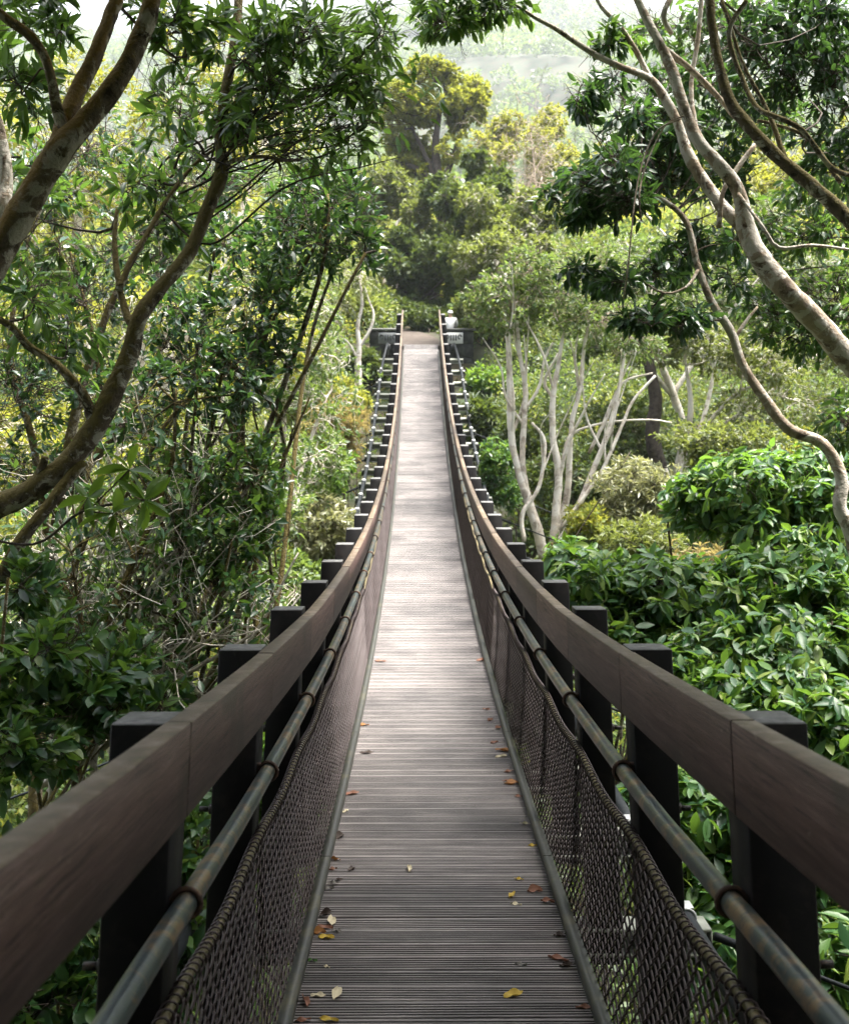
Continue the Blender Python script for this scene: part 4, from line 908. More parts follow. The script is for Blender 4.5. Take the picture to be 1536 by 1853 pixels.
# ------------------------------------------------------------------ right side, middle distance
def pale_multistem():
    Z = 18.0
    st = [trace([(985, 1010, Z, 34), (965, 935, Z, 32), (940, 860, Z, 24), (925, 790, Z, 22), (922, 700, Z, 20), (920, 630, Z, 17), (915, 560, Z, 12), (905, 500, Z, 8)], 0.58),
          trace([(955, 900, Z, 20), (945, 840, Z, 19), (948, 760, Z, 18), (950, 700, Z, 16), (940, 640, Z, 13), (935, 580, Z, 9)], 0.58),
          trace([(948, 980, Z-.2, 14), (945, 930, Z-.2, 14), (975, 880, Z-.2, 12), (985, 800, Z-.2, 11), (962, 765, Z-.2, 9)], 0.58),
          trace([(1002, 985, Z, 30), (1008, 900, Z, 26), (1010, 850, Z, 24), (1000, 790, Z, 21), (1000, 720, Z, 18), (1008, 670, Z, 15), (1020, 600, Z, 10)], 0.58),
          trace([(1005, 960, Z+.2, 22), (1025, 900, Z+.2, 22), (1030, 830, Z+.2, 18), (1035, 760, Z+.2, 15), (1050, 700, Z+.2, 14), (1055, 640, Z+.2, 11), (1065, 580, Z+.2, 7)], 0.58),
          trace([(1010, 985, Z-.2, 20), (1040, 930, Z-.2, 19), (1065, 870, Z-.2, 18), (1100, 780, Z-.2, 15), (1120, 700, Z-.2, 12), (1130, 640, Z-.2, 8)], 0.58),
          trace([(1012, 960, Z-.3, 13), (1070, 880, Z-.3, 12), (1090, 850, Z-.3, 12), (1125, 770, Z-.3, 10), (1145, 725, Z-.3, 9), (1185, 680, Z-.3, 8)], 0.58),
          trace([(1065, 820, Z, 11), (1090, 770, Z, 11), (1108, 725, Z, 9), (1130, 690, Z, 8), (1180, 675, Z, 6)], 0.58),
          trace([(1018, 830, Z, 10), (1030, 790, Z, 9), (1065, 772, Z, 8), (1120, 762, Z, 7), (1180, 760, Z, 6), (1215, 765, Z, 4)], 0.58),
          trace([(950, 740, Z, 10), (975, 700, Z, 10), (985, 650, Z, 8), (1000, 620, Z, 6)], 0.58),
          trace([(1000, 720, Z+.3, 12), (985, 690, Z+.3, 10), (1010, 640, Z+.3, 8)], 0.58)]
    rg = np.random.default_rng(5)
    stems0 = [spline(q_, 0.12) for q_ in st[:8]]
    for i in range(18):
        ln = stems0[i % 8]; p = ln[int(len(ln)*rg.uniform(0.25, 0.75))]; L_ = rg.uniform(1.0, 2.0); sx = rg.uniform(-0.45, 0.55)
        r0 = p[3]*0.55; row = [(*p[:3], r0)]
        for q in (1, 2, 3): row.append((p[0]+sx*L_*q/3+rg.uniform(-0.13, 0.13), p[1]+rg.uniform(-0.15, 0.15), p[2]+L_*q/3, r0*(1-0.25*q)))
        st.append(row)
    tree('multi_stem_tree', 'cluster of pale whitish bare stems rising to an olive crown right of the bridge', 'tree', st,
         lobes_of([(920, 560, Z, 75, 60, 0.8, 110), (1010, 530, Z, 90, 60, 0.9, 130), (1090, 580, Z, 90, 50, 0.9, 110), (960, 490, Z, 60, 45, 0.7, 70), (1060, 480, Z+1, 80, 50, 0.8, 90), (1150, 620, Z, 60, 40, 0.7, 50), (880, 530, Z, 45, 40, 0.6, 50)]),
         M['bark_far'], M['leaf_mid'], M['twig_pale'], seed=91, step=0.09, sides=9, bare=0.12, kind='mid', leaf=0.085, ratio=0.42, per=10, limb_r=0.018, sub_r=0.009, twig_r=0.004)
pale_multistem()
RB = 'leafy trees on the right slope'
back_tree('slope_tree', 'small leaved light green tree high behind the right leaning trunks', [(1180, 540, 23, 120, 90, 1.5, 170), (1300, 500, 24, 120, 110, 1.5, 170), (1420, 450, 24, 120, 120, 1.5, 150), (1080, 600, 23, 80, 60, 1.2, 90)], M['leaf_mid'], M['bark_far'], 1240, 23.5, 16, 92, 0.2, RB, leaf=0.11)
back_tree('slope_tree', 'yellowish olive tree above the dark trunk on the right slope', [(1240, 660, 21, 110, 70, 1.3, 150), (1360, 700, 20.5, 110, 80, 1.3, 150), (1480, 640, 21, 110, 110, 1.4, 150), (1180, 620, 21.5, 70, 60, 1.1, 80)], M['leaf_olive'], M['bark_far'], 1250, 21, 16, 93, -0.2, RB, leaf=0.10)
back_tree('slope_tree', 'sunny yellow tree glowing behind the upper right trunks', [(1400, 340, 32, 140, 90, 2.0, 150), (1250, 300, 34, 130, 90, 2.0, 130), (1510, 260, 33, 120, 120, 2.0, 120), (1120, 330, 36, 90, 80, 1.8, 90)], M['leaf_yellow'], M['bark_far'], 1350, 33, 12, 94, 0.2, RB, leaf=0.16)
tree('dark_trunk_tree', 'dark thick trunk in shade behind the pale bare stems', 'tree',
     [trace([(1192, 850, 21, 38), (1180, 780, 21, 33), (1186, 720, 21, 28), (1172, 650, 21, 22), (1160, 560, 21.5, 14)])],
     lobes_of([(1180, 590, 21.5, 80, 50, 1.0, 90), (1120, 560, 22, 60, 40, 0.9, 50)]), M['bark_dark'], M['leaf_mid'], None, seed=95, step=0.1, kind='mid', leaf=0.10, ratio=0.42, per=10, limb_r=0.02, sub_r=0.01, twig_r=0.005)
RG = 'bushes on the right bank'
bank_bush('bright green low bush by the right anchor wall', 880, 690, 29, 45, 28, 110, M['leaf_fresh'], 101, RG, leaf=0.14)
bank_bush('dark palm like bush between the right cable and the pale stems', 875, 760, 25, 36, 40, 80, M['leaf_pine'], 102, RG, leaf=0.26, ratio=0.16, droop=0.3)
bank_bush('dark green bush under the right main cable', 895, 850, 20, 45, 60, 110, M['leaf_big'], 103, RG)
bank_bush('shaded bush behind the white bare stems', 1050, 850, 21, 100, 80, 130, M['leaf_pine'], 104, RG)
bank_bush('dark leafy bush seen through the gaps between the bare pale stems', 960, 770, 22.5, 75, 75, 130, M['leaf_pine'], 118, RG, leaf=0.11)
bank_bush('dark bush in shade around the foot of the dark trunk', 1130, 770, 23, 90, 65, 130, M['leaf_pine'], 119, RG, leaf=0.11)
bank_bush('yellow tinged bush at the foot of the white bare stems', 1080, 940, 17.5, 60, 30, 70, M['leaf_yellow'], 105, RG)
bank_bush('olive bush on the right slope above the pale flowered bush', 1290, 800, 19, 90, 40, 100, M['leaf_olive'], 106, RG)
bank_bush('pale silvery bush left of the dark dome shaped shrub', 1150, 880, 14.5, 80, 55, 150, M['leaf_pale'], 107, RG, leaf=0.10, ratio=0.24, spread=(0.7, 1.4))
bank_bush('pale dry bush below the silvery bush', 1160, 975, 13.5, 80, 45, 110, M['leaf_olive'], 108, RG, leaf=0.09, ratio=0.24)
bank_bush('brown and green bush in the gap between the large leaved shrubs', 1280, 1050, 12, 90, 70, 100, M['leaf_straw'], 109, RG, leaf=0.10, ratio=0.3)

BL = 'large leaved shrubs right of the bridge'
BG = dict(kind='near', leaf=0.104, ratio=0.38, per=9, dens=1.9, size_var=0.55, droop=0.45, spread=(0.7, 1.45), limb_r=0.012, sub_r=0.007, twig_r=0.0035, twig_len=0.16, up=0.7, flat=1.0, shell=0.55)
shrub('large_leaved_shrub', 'dark dome shaped shrub of large drooping leaves at the right edge', 'shrub', ground_at(1380, 9.6),
      lobes_of([(1350, 880, 9.2, 110, 70, 0.6, 66), (1460, 880, 9.2, 100, 80, 0.6, 60), (1260, 910, 9.4, 70, 50, 0.45, 34), (1400, 960, 9.0, 120, 50, 0.6, 50), (1540, 900, 9.2, 70, 90, 0.5, 34)]), M['leaf_big'], M['twig'], BL, seed=111, nstem=6, stem_r=0.03, bark=BROWN, **BG)
shrub('large_leaved_shrub', 'lime tipped shrub of large leaves directly behind the right handrail', 'shrub', ground_at(1120, 8.6),
      lobes_of([(1080, 1060, 8.2, 90, 65, 0.5, 52), (1180, 1060, 8.2, 90, 60, 0.5, 50), (1120, 1140, 8.0, 90, 60, 0.45, 46), (1230, 1130, 8.0, 70, 60, 0.4, 32), (1030, 1010, 8.6, 50, 35, 0.3, 18), (1270, 1050, 8.4, 60, 40, 0.35, 20)]), M['leaf_big'], M['twig'], BL, seed=112, nstem=6, stem_r=0.026, bark=BROWN, **BG)
shrub('large_leaved_shrub', 'glossy green shrub of large leaves below the dark dome shaped shrub', 'shrub', ground_at(1430, 7.4),
      lobes_of([(1360, 1050, 7.6, 90, 55, 0.4, 40), (1480, 1060, 7.6, 90, 65, 0.4, 46), (1400, 1160, 7.2, 110, 70, 0.5, 54), (1510, 1180, 7.2, 90, 80, 0.4, 44), (1300, 1180, 7.2, 80, 60, 0.4, 36)]), M['leaf_big'], M['twig'], BL, seed=113, nstem=6, stem_r=0.026, bark=BROWN, **BG)
shrub('large_leaved_shrub', 'large leaved shrub just behind the nearest right post', 'shrub', ground_at(1400, 6.4),
      lobes_of([(1320, 1270, 6.6, 100, 60, 0.4, 44), (1450, 1270, 6.4, 100, 70, 0.4, 44), (1230, 1220, 7.0, 60, 50, 0.3, 22), (1520, 1330, 6.2, 80, 70, 0.35, 30), (1220, 1310, 6.6, 70, 60, 0.3, 24)]), M['leaf_big'], M['twig'], BL, seed=114, nstem=6, stem_r=0.022, bark=BROWN, **BG)
shrub('large_leaved_shrub', 'large leaved shrub seen below the right handrail between posts', 'shrub', ground_at(1350, 5.6),
      lobes_of([(1290, 1480, 5.8, 90, 80, 0.35, 34), (1260, 1620, 5.6, 90, 80, 0.35, 34), (1480, 1540, 5.6, 100, 110, 0.35, 40), (1330, 1720, 5.4, 100, 90, 0.35, 32), (1480, 1740, 5.2, 110, 110, 0.35, 40), (1180, 1450, 6.2, 60, 70, 0.3, 20)]), M['leaf_big'], M['twig'], BL, seed=115, nstem=6, stem_r=0.02, bark=BROWN, **BG)

# ------------------------------------------------------------------ leaning trees close by, right
RD = dict(kind='near', leaf=0.078, ratio=0.36, per=7, dens=2.2, bare=0.8, bend=0.45, droop=0.4, spread=(0.5, 1.2), limb_r=0.007, sub_r=0.006, twig_r=0.0026, twig_len=0.3, up=0.1)
tree('leaning_tree', 'pale blotchy tree leaning in from the right with two twisting trunks', 'tree',
     [trace([(2000, 2300, 7.0, 90), (1760, 1180, 6.8, 78), (1620, 780, 6.6, 68), (1508, 618, 6.5, 60), (1433, 539, 6.4, 55), (1383, 479, 6.4, 52), (1352, 420, 6.4, 46), (1334, 345, 6.35, 34), (1300, 298, 6.3, 34), (1260, 250, 6.3, 32), (1235, 190, 6.3, 28), (1214, 125, 6.3, 27), (1192, 76, 6.3, 22), (1165, 25, 6.3, 20), (1140, -40, 6.3, 18), (1080, -260, 6.2, 12)], 0.72),
      trace([(1362, 440, 6.45, 40), (1345, 412, 6.5, 36), (1310, 378, 6.5, 32), (1276, 332, 6.55, 30), (1246, 284, 6.55, 29), (1228, 230, 6.55, 24), (1205, 182, 6.55, 24), (1174, 142, 6.55, 19), (1120, 120, 6.5, 16), (1068, 94, 6.5, 14), (1010, 55, 6.45, 12), (965, 30, 6.4, 9), (905, -10, 6.4, 6)], 0.72),
      trace([(1180, 150, 6.55, 15), (1150, 92, 6.55, 13), (1120, 46, 6.5, 12), (1080, 0, 6.5, 10), (1050, -90, 6.4, 7)], 0.72),
      trace([(1200, 88, 6.3, 16), (1240, 118, 6.35, 15), (1290, 166, 6.4, 14), (1330, 212, 6.4, 13), (1356, 232, 6.4, 12)], 0.72),
      trace([(1262, 250, 6.4, 10), (1250, 160, 6.5, 11), (1262, 70, 6.5, 12), (1270, -20, 6.5, 12)], 0.72),
      trace([(1300, 412, 6.4, 14), (1308, 346, 6.4, 12), (1338, 298, 6.4, 13), (1365, 262, 6.4, 12)], 0.72),
      trace([(1335, 350, 6.3, 8), (1380, 412, 6.2, 9), (1408, 448, 6.2, 9), (1470, 444, 6.2, 8), (1540, 452, 6.2, 6)], 0.72),
      trace([(1214, 60, 6.3, 12), (1200, 30, 6.2, 14), (1215, -10, 6.2, 14)], 0.72)],
     lobes_of([(1190, -320, 5.6, 420, 240, 1.2, 60), (1500, -420, 5.8, 420, 300, 1.2, 55), (900, -240, 5.8, 200, 120, 0.7, 24), (800, 25, 6.4, 60, 40, 0.25, 16), (900, 10, 6.4, 80, 30, 0.3, 14), (1110, 75, 6.6, 40, 30, 0.2, 8)]),
     PALE, M['leaf_glossy'], M['twig'], extra=shade_canopy(SHADE_RIGHT, at(1080, -260, 6.2)), seed=121, step=0.05, sides=14, **RD)
tree('leaning_tree', 'dark brown trunk leaning in from the right edge above the pale one', 'tree',
     [trace([(2100, 1900, 6.2, 70), (1800, 800, 6.0, 52), (1640, 520, 5.9, 44), (1538, 400, 5.9, 38), (1478, 345, 5.9, 34), (1418, 294, 5.9, 31), (1362, 238, 5.9, 29), (1322, 186, 5.9, 27), (1300, 115, 5.9, 24), (1288, 50, 5.9, 22), (1283, -10, 5.9, 22), (1275, -200, 5.9, 16)], 0.74),
      trace([(1420, 290, 5.95, 14), (1390, 205, 6.0, 11), (1345, 120, 6.0, 9), (1325, 60, 6.0, 9), (1305, 0, 6.0, 8)], 0.74),
      trace([(1520, 330, 6.0, 12), (1460, 250, 6.1, 10), (1400, 225, 6.1, 8), (1370, 218, 6.1, 7)], 0.74)],
     lobes_of([(1420, 90, 7.2, 110, 90, 0.5, 40), (1500, 160, 7.2, 80, 120, 0.5, 34), (1350, 60, 7.4, 70, 60, 0.4, 18), (1480, 30, 7.2, 90, 60, 0.4, 26), (1500, 300, 7.4, 70, 60, 0.4, 14)]),
     BROWN, M['leaf_dark'], M['twig'], seed=122, step=0.05, sides=12, **RD)
tree('leaning_tree', 'thin pale tree with crooked trunk curving in low from the right edge', 'tree',
     [trace([(1640, 2200, 7.2, 40), (1600, 1300, 7.0, 34), (1545, 990, 6.9, 32), (1518, 919, 6.9, 29), (1522, 865, 6.9, 28), (1488, 804, 6.9, 26), (1424, 774, 6.9, 24), (1378, 714, 6.9, 22), (1340, 655, 6.9, 20), (1322, 600, 6.9, 19), (1286, 545, 6.9, 17), (1262, 480, 6.9, 15), (1240, 400, 6.9, 13), (1196, 360, 6.9, 10), (1150, 340, 6.9, 7)]),
      trace([(1330, 610, 6.9, 9), (1350, 580, 6.9, 7), (1370, 555, 6.9, 5)]), trace([(1265, 485, 6.9, 8), (1240, 520, 6.8, 6), (1200, 530, 6.8, 5), (1150, 500, 6.8, 3)])],
     clumps(lobes_of([(1090, 300, 7.0, 80, 70, 0.45, 42), (1160, 260, 7.2, 100, 70, 0.5, 46), (1050, 360, 7.0, 50, 45, 0.3, 20), (1120, 380, 7.0, 70, 40, 0.35, 24), (1080, 170, 7.2, 45, 40, 0.3, 12), (1200, 340, 7.3, 60, 50, 0.35, 22), (1110, 510, 7.0, 90, 40, 0.35, 24), (1200, 570, 7.0, 90, 40, 0.35, 24), (1290, 460, 7.2, 70, 60, 0.35, 20), (1240, 210, 7.4, 90, 80, 0.4, 30), (1310, 300, 7.5, 70, 70, 0.4, 20)]), 4, 0.72, 3),
     PALE, M['leaf_dark'], M['twig'], seed=123, step=0.05, sides=12, **RD)
tree('leaning_tree', 'leafy tree filling the right edge behind the leaning trunks', 'tree',
     [trace([(1700, 2000, 8.4, 50), (1600, 900, 8.2, 36), (1560, 600, 8.0, 30), (1545, 420, 8.0, 24), (1530, 250, 8.0, 16)])],
     lobes_of([(1500, 560, 7.8, 70, 90, 0.4, 26), (1450, 600, 8.0, 80, 50, 0.4, 18), (1420, 520, 8.4, 60, 50, 0.4, 12), (1530, 760, 7.6, 40, 60, 0.3, 16), (1500, 420, 8.0, 60, 50, 0.4, 14), (1300, 90, 8.2, 90, 70, 0.5, 22), (1400, 210, 8.0, 80, 60, 0.5, 18), (1200, 60, 8.2, 70, 50, 0.4, 12), (1340, 430, 8.4, 80, 50, 0.4, 14), (1430, 420, 8.2, 70, 50, 0.4, 12), (1230, 480, 8.0, 80, 50, 0.4, 16), (1380, 560, 8.4, 70, 40, 0.4, 10), (1330, 20, 8.0, 120, 40, 0.5, 20), (1470, 330, 8.2, 70, 50, 0.4, 14)]),
     PALE, M['leaf_glossy'], M['twig'], seed=124, sides=10, **RD)
def vines():
    rng = np.random.default_rng(8)
    for (pts, lab) in (([(1232, 215), (1190, 235), (1165, 285), (1150, 350), (1142, 420), (1136, 480), (1128, 540)], 'thin tan vine hanging straight down in front of the right foliage'),
                       ([(1236, 210), (1205, 225), (1180, 270), (1162, 320), (1156, 360), (1160, 400)], 'short tan vine looping beside the longer hanging vine'),
                       ([(1350, 0), (1318, 60), (1345, 150), (1370, 195), (1400, 210), (1450, 235), (1500, 300), (1545, 320)], 'reddish woody vine sweeping across the upper right trunks')):
        z = 5.7; root = MB()
        l = spline([(*at(x, y, z+0.1*math.sin(i)), 0.0045 if 'tan' in lab else 0.014) for i, (x, y) in enumerate(pts)], 0.05)
        root.tube(l[:, :3], l[:, 3], 7, bump=0.1); o = root.build('hanging_vine', M['twig_pale'] if 'tan' in lab else M['bark_brown'], smooth=True, origin=l[0, :3]); tag(o, lab, 'vine')
vines()

# ------------------------------------------------------------------ undergrowth, hillside woods
def undergrowth():
    rng = np.random.default_rng(77)
    for (nm, mat, n, L, ratio, d0, d1, half) in (('undergrowth', 'leaf_mid', 15000, 0.15, 0.4, 5, 52, 0.62), ('fern_undergrowth', 'leaf_pine', 6000, 0.22, 0.2, 8, 46, 0.6), ('dry_grass', 'leaf_straw', 6000, 0.28, 0.07, 14, 50, 0.6)):
        d = d0+(d1-d0)*rng.uniform(0, 1, n)**0.8; x = rng.uniform(-1, 1, n)*(3+d*half)
        keep = (np.abs(x-BC) > 1.4) | (d < 31) | (d > 41); d, x = d[keep], x[keep]
        patch = np.sin(x*0.9+d*0.5)+np.sin(d*0.8-x*0.4)+rng.normal(0, 0.8, len(d)); keep = patch > -0.6; d, x = d[keep], x[keep]
        z = ground_z(x, d)+rng.uniform(0.0, 0.45, len(d)); P = np.stack([x, d, z], -1)
        i = np.repeat(np.arange(len(P)), 5); T = rng.normal(0, 1, (len(i), 3)); T[:, 2] = np.abs(T[:, 2])*0.8+0.1
        mb = MB(); add_leaves(mb, P[i]+rng.normal(0, 0.05, (len(i), 3)), T, L*rng.uniform(0.6, 1.3, len(i)), ratio, rng, 'far', 0.9)
        o = mb.build(nm, M[mat]); tag(o, kind='stuff')
undergrowth()
def thicket(name, mat, n, d0, d1, r0, r1, q, size, seed, xmin=2.2, half=0.5, up=0.35, ratio=0.42, sides=(-1, 1)):
    rng = np.random.default_rng(seed)
    d = d0+(d1-d0)*rng.uniform(0, 1, n); x = rng.uniform(xmin, 1, n) if False else rng.uniform(0, 1, n)
    x = (xmin+x*(2+d*half))*rng.choice(sides, n)
    x = np.where(d > 34, x*rng.uniform(0.0, 1.0, n)+np.where(x > 0, 1.2, -1.2)*(d < 45), x)
    r = rng.uniform(r0, r1, n); r = np.minimum(r, 0.45*np.abs(x)); z = ground_z(x, d)+r*up
    C = np.stack([x, d, z], -1); i = np.repeat(np.arange(n), q)
    v = unit(rng.normal(0, 1, (len(i), 3))); v[:, 2] = np.abs(v[:, 2])*1.2-0.25
    lump = 1+0.3*np.sin(v[:, 0]*5+C[i, 0]*2)*np.sin(v[:, 2]*6+C[i, 1])
    P = C[i]+v*(r[i]*lump*rng.uniform(0.55, 1.05, len(i)))[:, None]
    T = v+rng.normal(0, 0.8, (len(i), 3))
    mb = MB(); add_leaves(mb, P, T, size*rng.uniform(0.6, 1.3, len(i)), ratio, rng, 'far', 0.8)
    tag(mb.build(name, M[mat]), kind='stuff')
thicket('slope_thicket', 'leaf_mid', 330, 9, 34, 0.6, 1.4, 330, 0.13, 301)
thicket('slope_thicket', 'leaf_olive', 260, 11, 36, 0.6, 1.4, 330, 0.13, 302)
thicket('slope_thicket', 'leaf_yellow', 220, 12, 36, 0.5, 1.2, 300, 0.13, 303, sides=(-1, -1, -1, -1, 1))
thicket('slope_thicket', 'leaf_pine', 280, 9, 36, 0.6, 1.3, 330, 0.13, 304, sides=(-1, 1, 1, 1))
thicket('far_bank_thicket', 'leaf_pine', 60, 36.5, 44, 0.7, 1.3, 420, 0.16, 308, -1.2, 0.08, 0.3, 0.4)
thicket('far_bank_thicket', 'leaf_mid', 170, 34, 62, 1.2, 2.6, 420, 0.26, 305, 3.0, 0.46, 0.7, 0.55)
thicket('far_bank_thicket', 'leaf_yellow', 140, 46, 70, 1.2, 2.8, 420, 0.26, 306, 3.0, 0.46, 0.8, 0.55)
thicket('far_bank_thicket', 'leaf_olive', 130, 34, 66, 1.2, 2.8, 420, 0.26, 307, 3.0, 0.46, 0.8, 0.55)
def wood(name, mat, n, d0, d1, r0, r1, q, size, seed, half=0.46):
    rng = np.random.default_rng(seed)
    d = d0+(d1-d0)*np.sqrt(rng.uniform(0, 1, n)); x = rng.uniform(-1, 1, n)*(12+d*half)
    r = rng.uniform(r0, r1, n); z = ground_z(x, d)+r*0.5
    C = np.stack([x, d, z], -1); i = np.repeat(np.arange(n), q)
    v = unit(rng.normal(0, 1, (len(i), 3))); v[:, 2] = np.abs(v[:, 2])*1.25-0.3
    lump = 1+0.25*np.sin(v[:, 0]*4+C[i, 0])*np.sin(v[:, 2]*5+C[i, 1])
    P = C[i]+v*(r[i]*lump*rng.uniform(0.75, 1.0, len(i)))[:, None]
    T = v+rng.normal(0, 0.7, (len(i), 3))
    mb = MB(); add_leaves(mb, P, T, size*rng.uniform(0.6, 1.3, len(i)), 0.7, rng, 'far', 0.8)
    o = mb.build(name, M[mat]); tag(o, kind='stuff')
wood('hillside_wood', 'leaf_yellow', 170, 56, 110, 2.0, 4.0, 420, 0.40, 201)
wood('hillside_wood', 'leaf_olive', 170, 56, 120, 2.0, 4.5, 420, 0.40, 202)
wood('distant_forest', 'leaf_mid', 460, 110, 390, 3.0, 6.0, 300, 0.85, 203)
wood('distant_forest', 'leaf_pine', 380, 110, 390, 3.0, 6.0, 300, 0.85, 204)
wood('distant_forest', 'leaf_mid', 1300, 330, 990, 5.0, 11.0, 170, 2.0, 205)
wood('distant_forest', 'leaf_pine', 1400, 330, 990, 5.0, 11.0, 170, 2.0, 206)
wood('distant_forest', 'leaf_olive', 300, 330, 990, 4.0, 9.0, 170, 1.8, 207)

# ------------------------------------------------------------------ fallen leaves on the deck
def litter_mat(name, c1, c2):
    return leaf_mat(name, [c1, c2], c2, 0.6, 0.15, 0.3)
LC = {'cream': ((0.55, 0.48, 0.30), (0.62, 0.55, 0.40)), 'yellow': ((0.45, 0.30, 0.03), (0.50, 0.36, 0.06)), 'reddish brown': ((0.17, 0.07, 0.04), (0.24, 0.11, 0.07)), 'orange brown': ((0.32, 0.15, 0.04), (0.28, 0.12, 0.04)), 'dark brown': ((0.035, 0.025, 0.02), (0.06, 0.04, 0.03)), 'grey': ((0.14, 0.13, 0.12), (0.18, 0.17, 0.15)), 'green': ((0.03, 0.08, 0.015), (0.04, 0.10, 0.02))}
LM = {k: litter_mat('fallen_'+k.replace(' ', '_'), *v) for k, v in LC.items()}
def litter():
    rng = np.random.default_rng(9)
    rows = [(615, 1516, 'dark brown', .07, 'curled dark leaf against the left kerb below the kerb joint'), (607, 1557, 'orange brown', .06, 'orange brown curled leaf by the left kerb just below its joint'), (603, 1575, 'reddish brown', .045, None), (637, 1575, 'dark brown', .05, 'small brown leaf standing clear of the left kerb'),
            (740, 1574, 'cream', .075, 'cream leaf lying alone near the middle of the boards'), (614, 1593, 'dark brown', .05, None), (603, 1600, 'grey', .05, None), (594, 1609, 'grey', .055, 'grey narrow leaf touching the left kerb'),
            (590, 1656, 'dark brown', .075, 'curled two tone leaf on top of the leaf heap by the left kerb'), (601, 1668, 'cream', .095, 'long pointed cream leaf in the heap by the left kerb'), (588, 1680, 'reddish brown', .08, 'pinkish broad leaf in the heap by the left kerb'), (578, 1690, 'orange brown', .06, 'orange curled leaf at the bottom of the heap by the left kerb'), (591, 1698, 'yellow', .075, 'yellow leaf lying below the heap by the left kerb'), (609, 1687, 'grey', .05, 'small grey leaf right of the heap by the left kerb'),
            (566, 1740, 'green', .045, 'small green leaf in the shade of the left kerb'), (592, 1751, 'cream', .03, 'tiny white leaf fragment near the left kerb'), (576, 1804, 'cream', .06, 'cream leaf with a dark end by the lower left kerb'), (608, 1801, 'cream', .09, 'long cream leaf with ragged edge near the lower left kerb'), (553, 1815, 'reddish brown', .08, 'red brown leaf standing upright by the lower left kerb'), (549, 1848, 'reddish brown', .06, 'red brown leaf at the bottom edge by the left kerb'), (596, 1847, 'yellow', .08, 'bright yellow leaf at the bottom edge of the boards'),
            (656, 1313, 'orange brown', .10, 'orange brown leaf pair by the left kerb, higher than the others'), (664, 1363, 'dark brown', .10, 'dark leaf with a pale edge lying off the left kerb'), (637, 1437, 'reddish brown', .10, 'dark red leaf near the left kerb between two darker ones'), (621, 1469, 'cream', .05, 'small white leaf at the left kerb'), (689, 1197, 'reddish brown', .12, 'faint brown leaf farthest up the left kerb'),
            (888, 1304, 'reddish brown', .08, None), (903, 1318, 'reddish brown', .08, None), (911, 1360, 'orange brown', .12, None), (907, 1371, 'cream', .09, 'pale leaf among brown ones by the right kerb'), (928, 1420, 'orange brown', .11, None), (917, 1414, 'reddish brown', .06, None), (940, 1443, 'reddish brown', .06, None), (895, 1345, 'reddish brown', .07, None), (921, 1398, 'reddish brown', .07, None), (881, 1285, 'reddish brown', .07, None), (873, 1196, 'reddish brown', .12, 'brown leaf farthest up the right kerb'),
            (950, 1493, 'cream', .06, 'cream leaf near the right kerb above the yellow ones'), (964, 1532, 'yellow', .05, 'yellow brown leaf touching the right kerb'), (939, 1593, 'yellow', .05, 'small yellow leaf above the cup shaped pale one'), (927, 1622, 'yellow', .07, 'pale yellow cup shaped leaf on the right boards'), (934, 1639, 'cream', .055, 'cream brown leaf just below the pale cup shaped one'), (968, 1615, 'reddish brown', .075, 'red brown curled leaf halfway to the right kerb'), (991, 1634, 'reddish brown', .07, 'reddish flat leaf close to the right kerb'),
            (1010, 1739, 'reddish brown', .09, 'long red brown leaf by the right kerb in the foreground'), (943, 1748, 'grey', .05, 'thin grey stalk like leaf on the right boards'), (1013, 1694, 'dark brown', .06, 'dark twisted leaf by the right kerb'), (1026, 1750, 'dark brown', .07, 'black shrivelled leaf beside the long red brown one'), (929, 1803, 'yellow', .085, 'yellow green leaf lying flat in the right foreground'), (1058, 1826, 'reddish brown', .07, 'brown leaf in the bottom corner by the right kerb')]
    for i, (px, py, colr, L, lab) in enumerate(rows):
        d, x = deck_hit(px, py); x = max(-0.485, min(0.485, x))
        a = rng.uniform(-0.5, 0.5) if rng.uniform() < 0.7 else rng.uniform(0, 3.1)
        n = 9; m = 5; V = []; cu = rng.uniform(0.1, 0.5); tw = rng.uniform(-0.5, 0.5); L *= 0.9; W = L*rng.uniform(0.32, 0.48)
        up = 0.9 if lab and ('upright' in lab or 'curled' in lab) else rng.uniform(0, 0.3)
        wav = rng.uniform(0, 6)
        for ii in range(n):
            t = ii/(n-1); wd = W*0.5*max(0.03, math.sin(math.pi*t**0.85))**0.8
            for jj in range(m):
                q = (jj-(m-1)/2)/((m-1)/2)
                lx = (t-0.5)*L; ly = q*wd; lz = cu*W*q*q*0.6*math.sin(math.pi*t)+cu*L*0.5*(t-0.4)**2+up*L*0.35*(max(q, 0))**1.5*math.sin(math.pi*t)+0.004*math.sin(wav+t*9+q*2)
                ly += tw*lz; V.append((lx*math.cos(a)-ly*math.sin(a), lx*math.sin(a)+ly*math.cos(a), lz+0.006))
        V = np.array(V); V[:, 2] -= V[:, 2].min()-0.002
        mb = MB(); mb.add([B(d+v[1], x+v[0], v[2]) for v in V], [(ii*m+jj, ii*m+jj+1, (ii+1)*m+jj+1, (ii+1)*m+jj) for ii in range(n-1) for jj in range(m-1)])
        o = mb.build('fallen_leaf', LM[colr], smooth=True, origin=B(d, x, 0.0))
        if lab: tag(o, lab, 'leaf', 'single fallen leaves on the bridge deck')
        else:
            side = 'right' if x > 0 else 'left'
            tag(o, ('small curled brown leaf among others lying along the right kerb' if side == 'right' else 'small dull leaf among others beside the left kerb joint'), 'leaf', 'small fallen leaves along the %s kerb' % side)
litter()

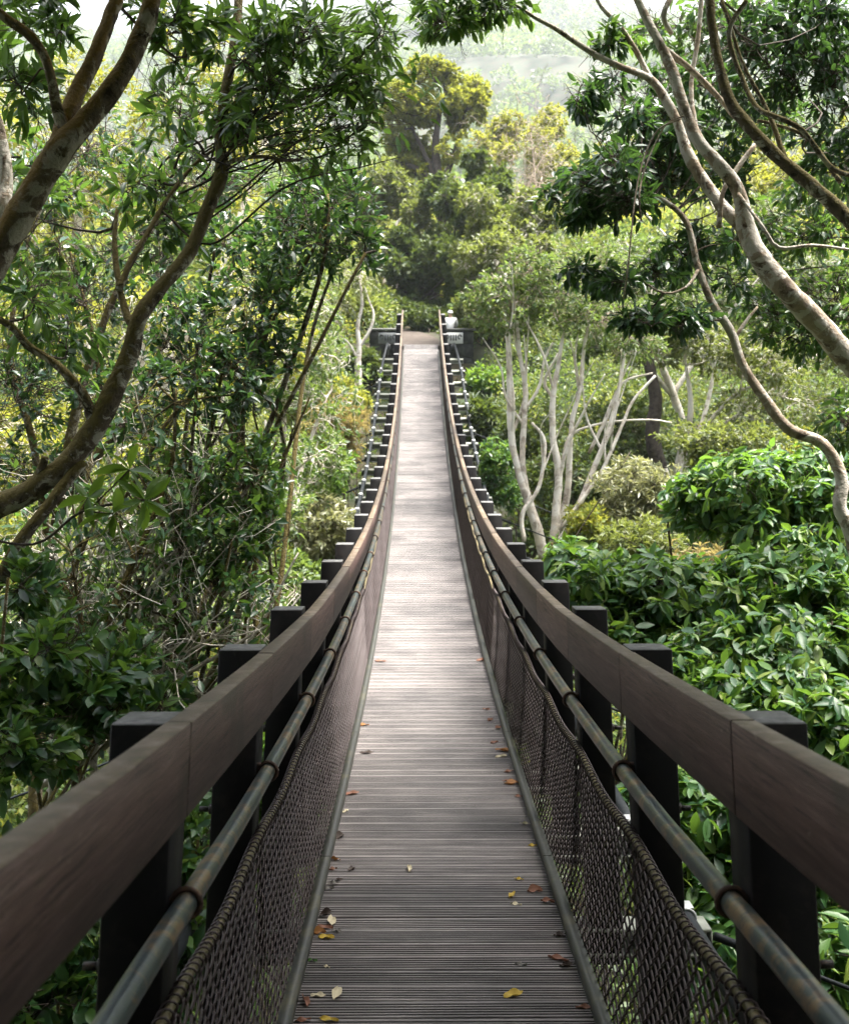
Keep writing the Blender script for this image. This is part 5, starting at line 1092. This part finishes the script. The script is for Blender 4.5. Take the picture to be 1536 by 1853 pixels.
# ------------------------------------------------------------------ haze
def haze():
    mb = MB(); mb.box(lambda x, y, z: np.array((x, y, z)), -700, 700, -60, 1060, -12, 300)
    m = bpy.data.materials.new('haze_air'); m.use_nodes = True; nt = m.node_tree
    nt.nodes.remove(nt.nodes['Principled BSDF']); v = nt.nodes.new('ShaderNodeVolumePrincipled')
    v.inputs['Color'].default_value = (0.86, 0.93, 1.0, 1); v.inputs['Density'].default_value = 0.0003; v.inputs['Anisotropy'].default_value = 0.3
    nt.links.new(v.outputs[0], nt.nodes['Material Output'].inputs['Volume'])
    o = mb.build('haze', m); tag(o, kind='stuff')
haze()
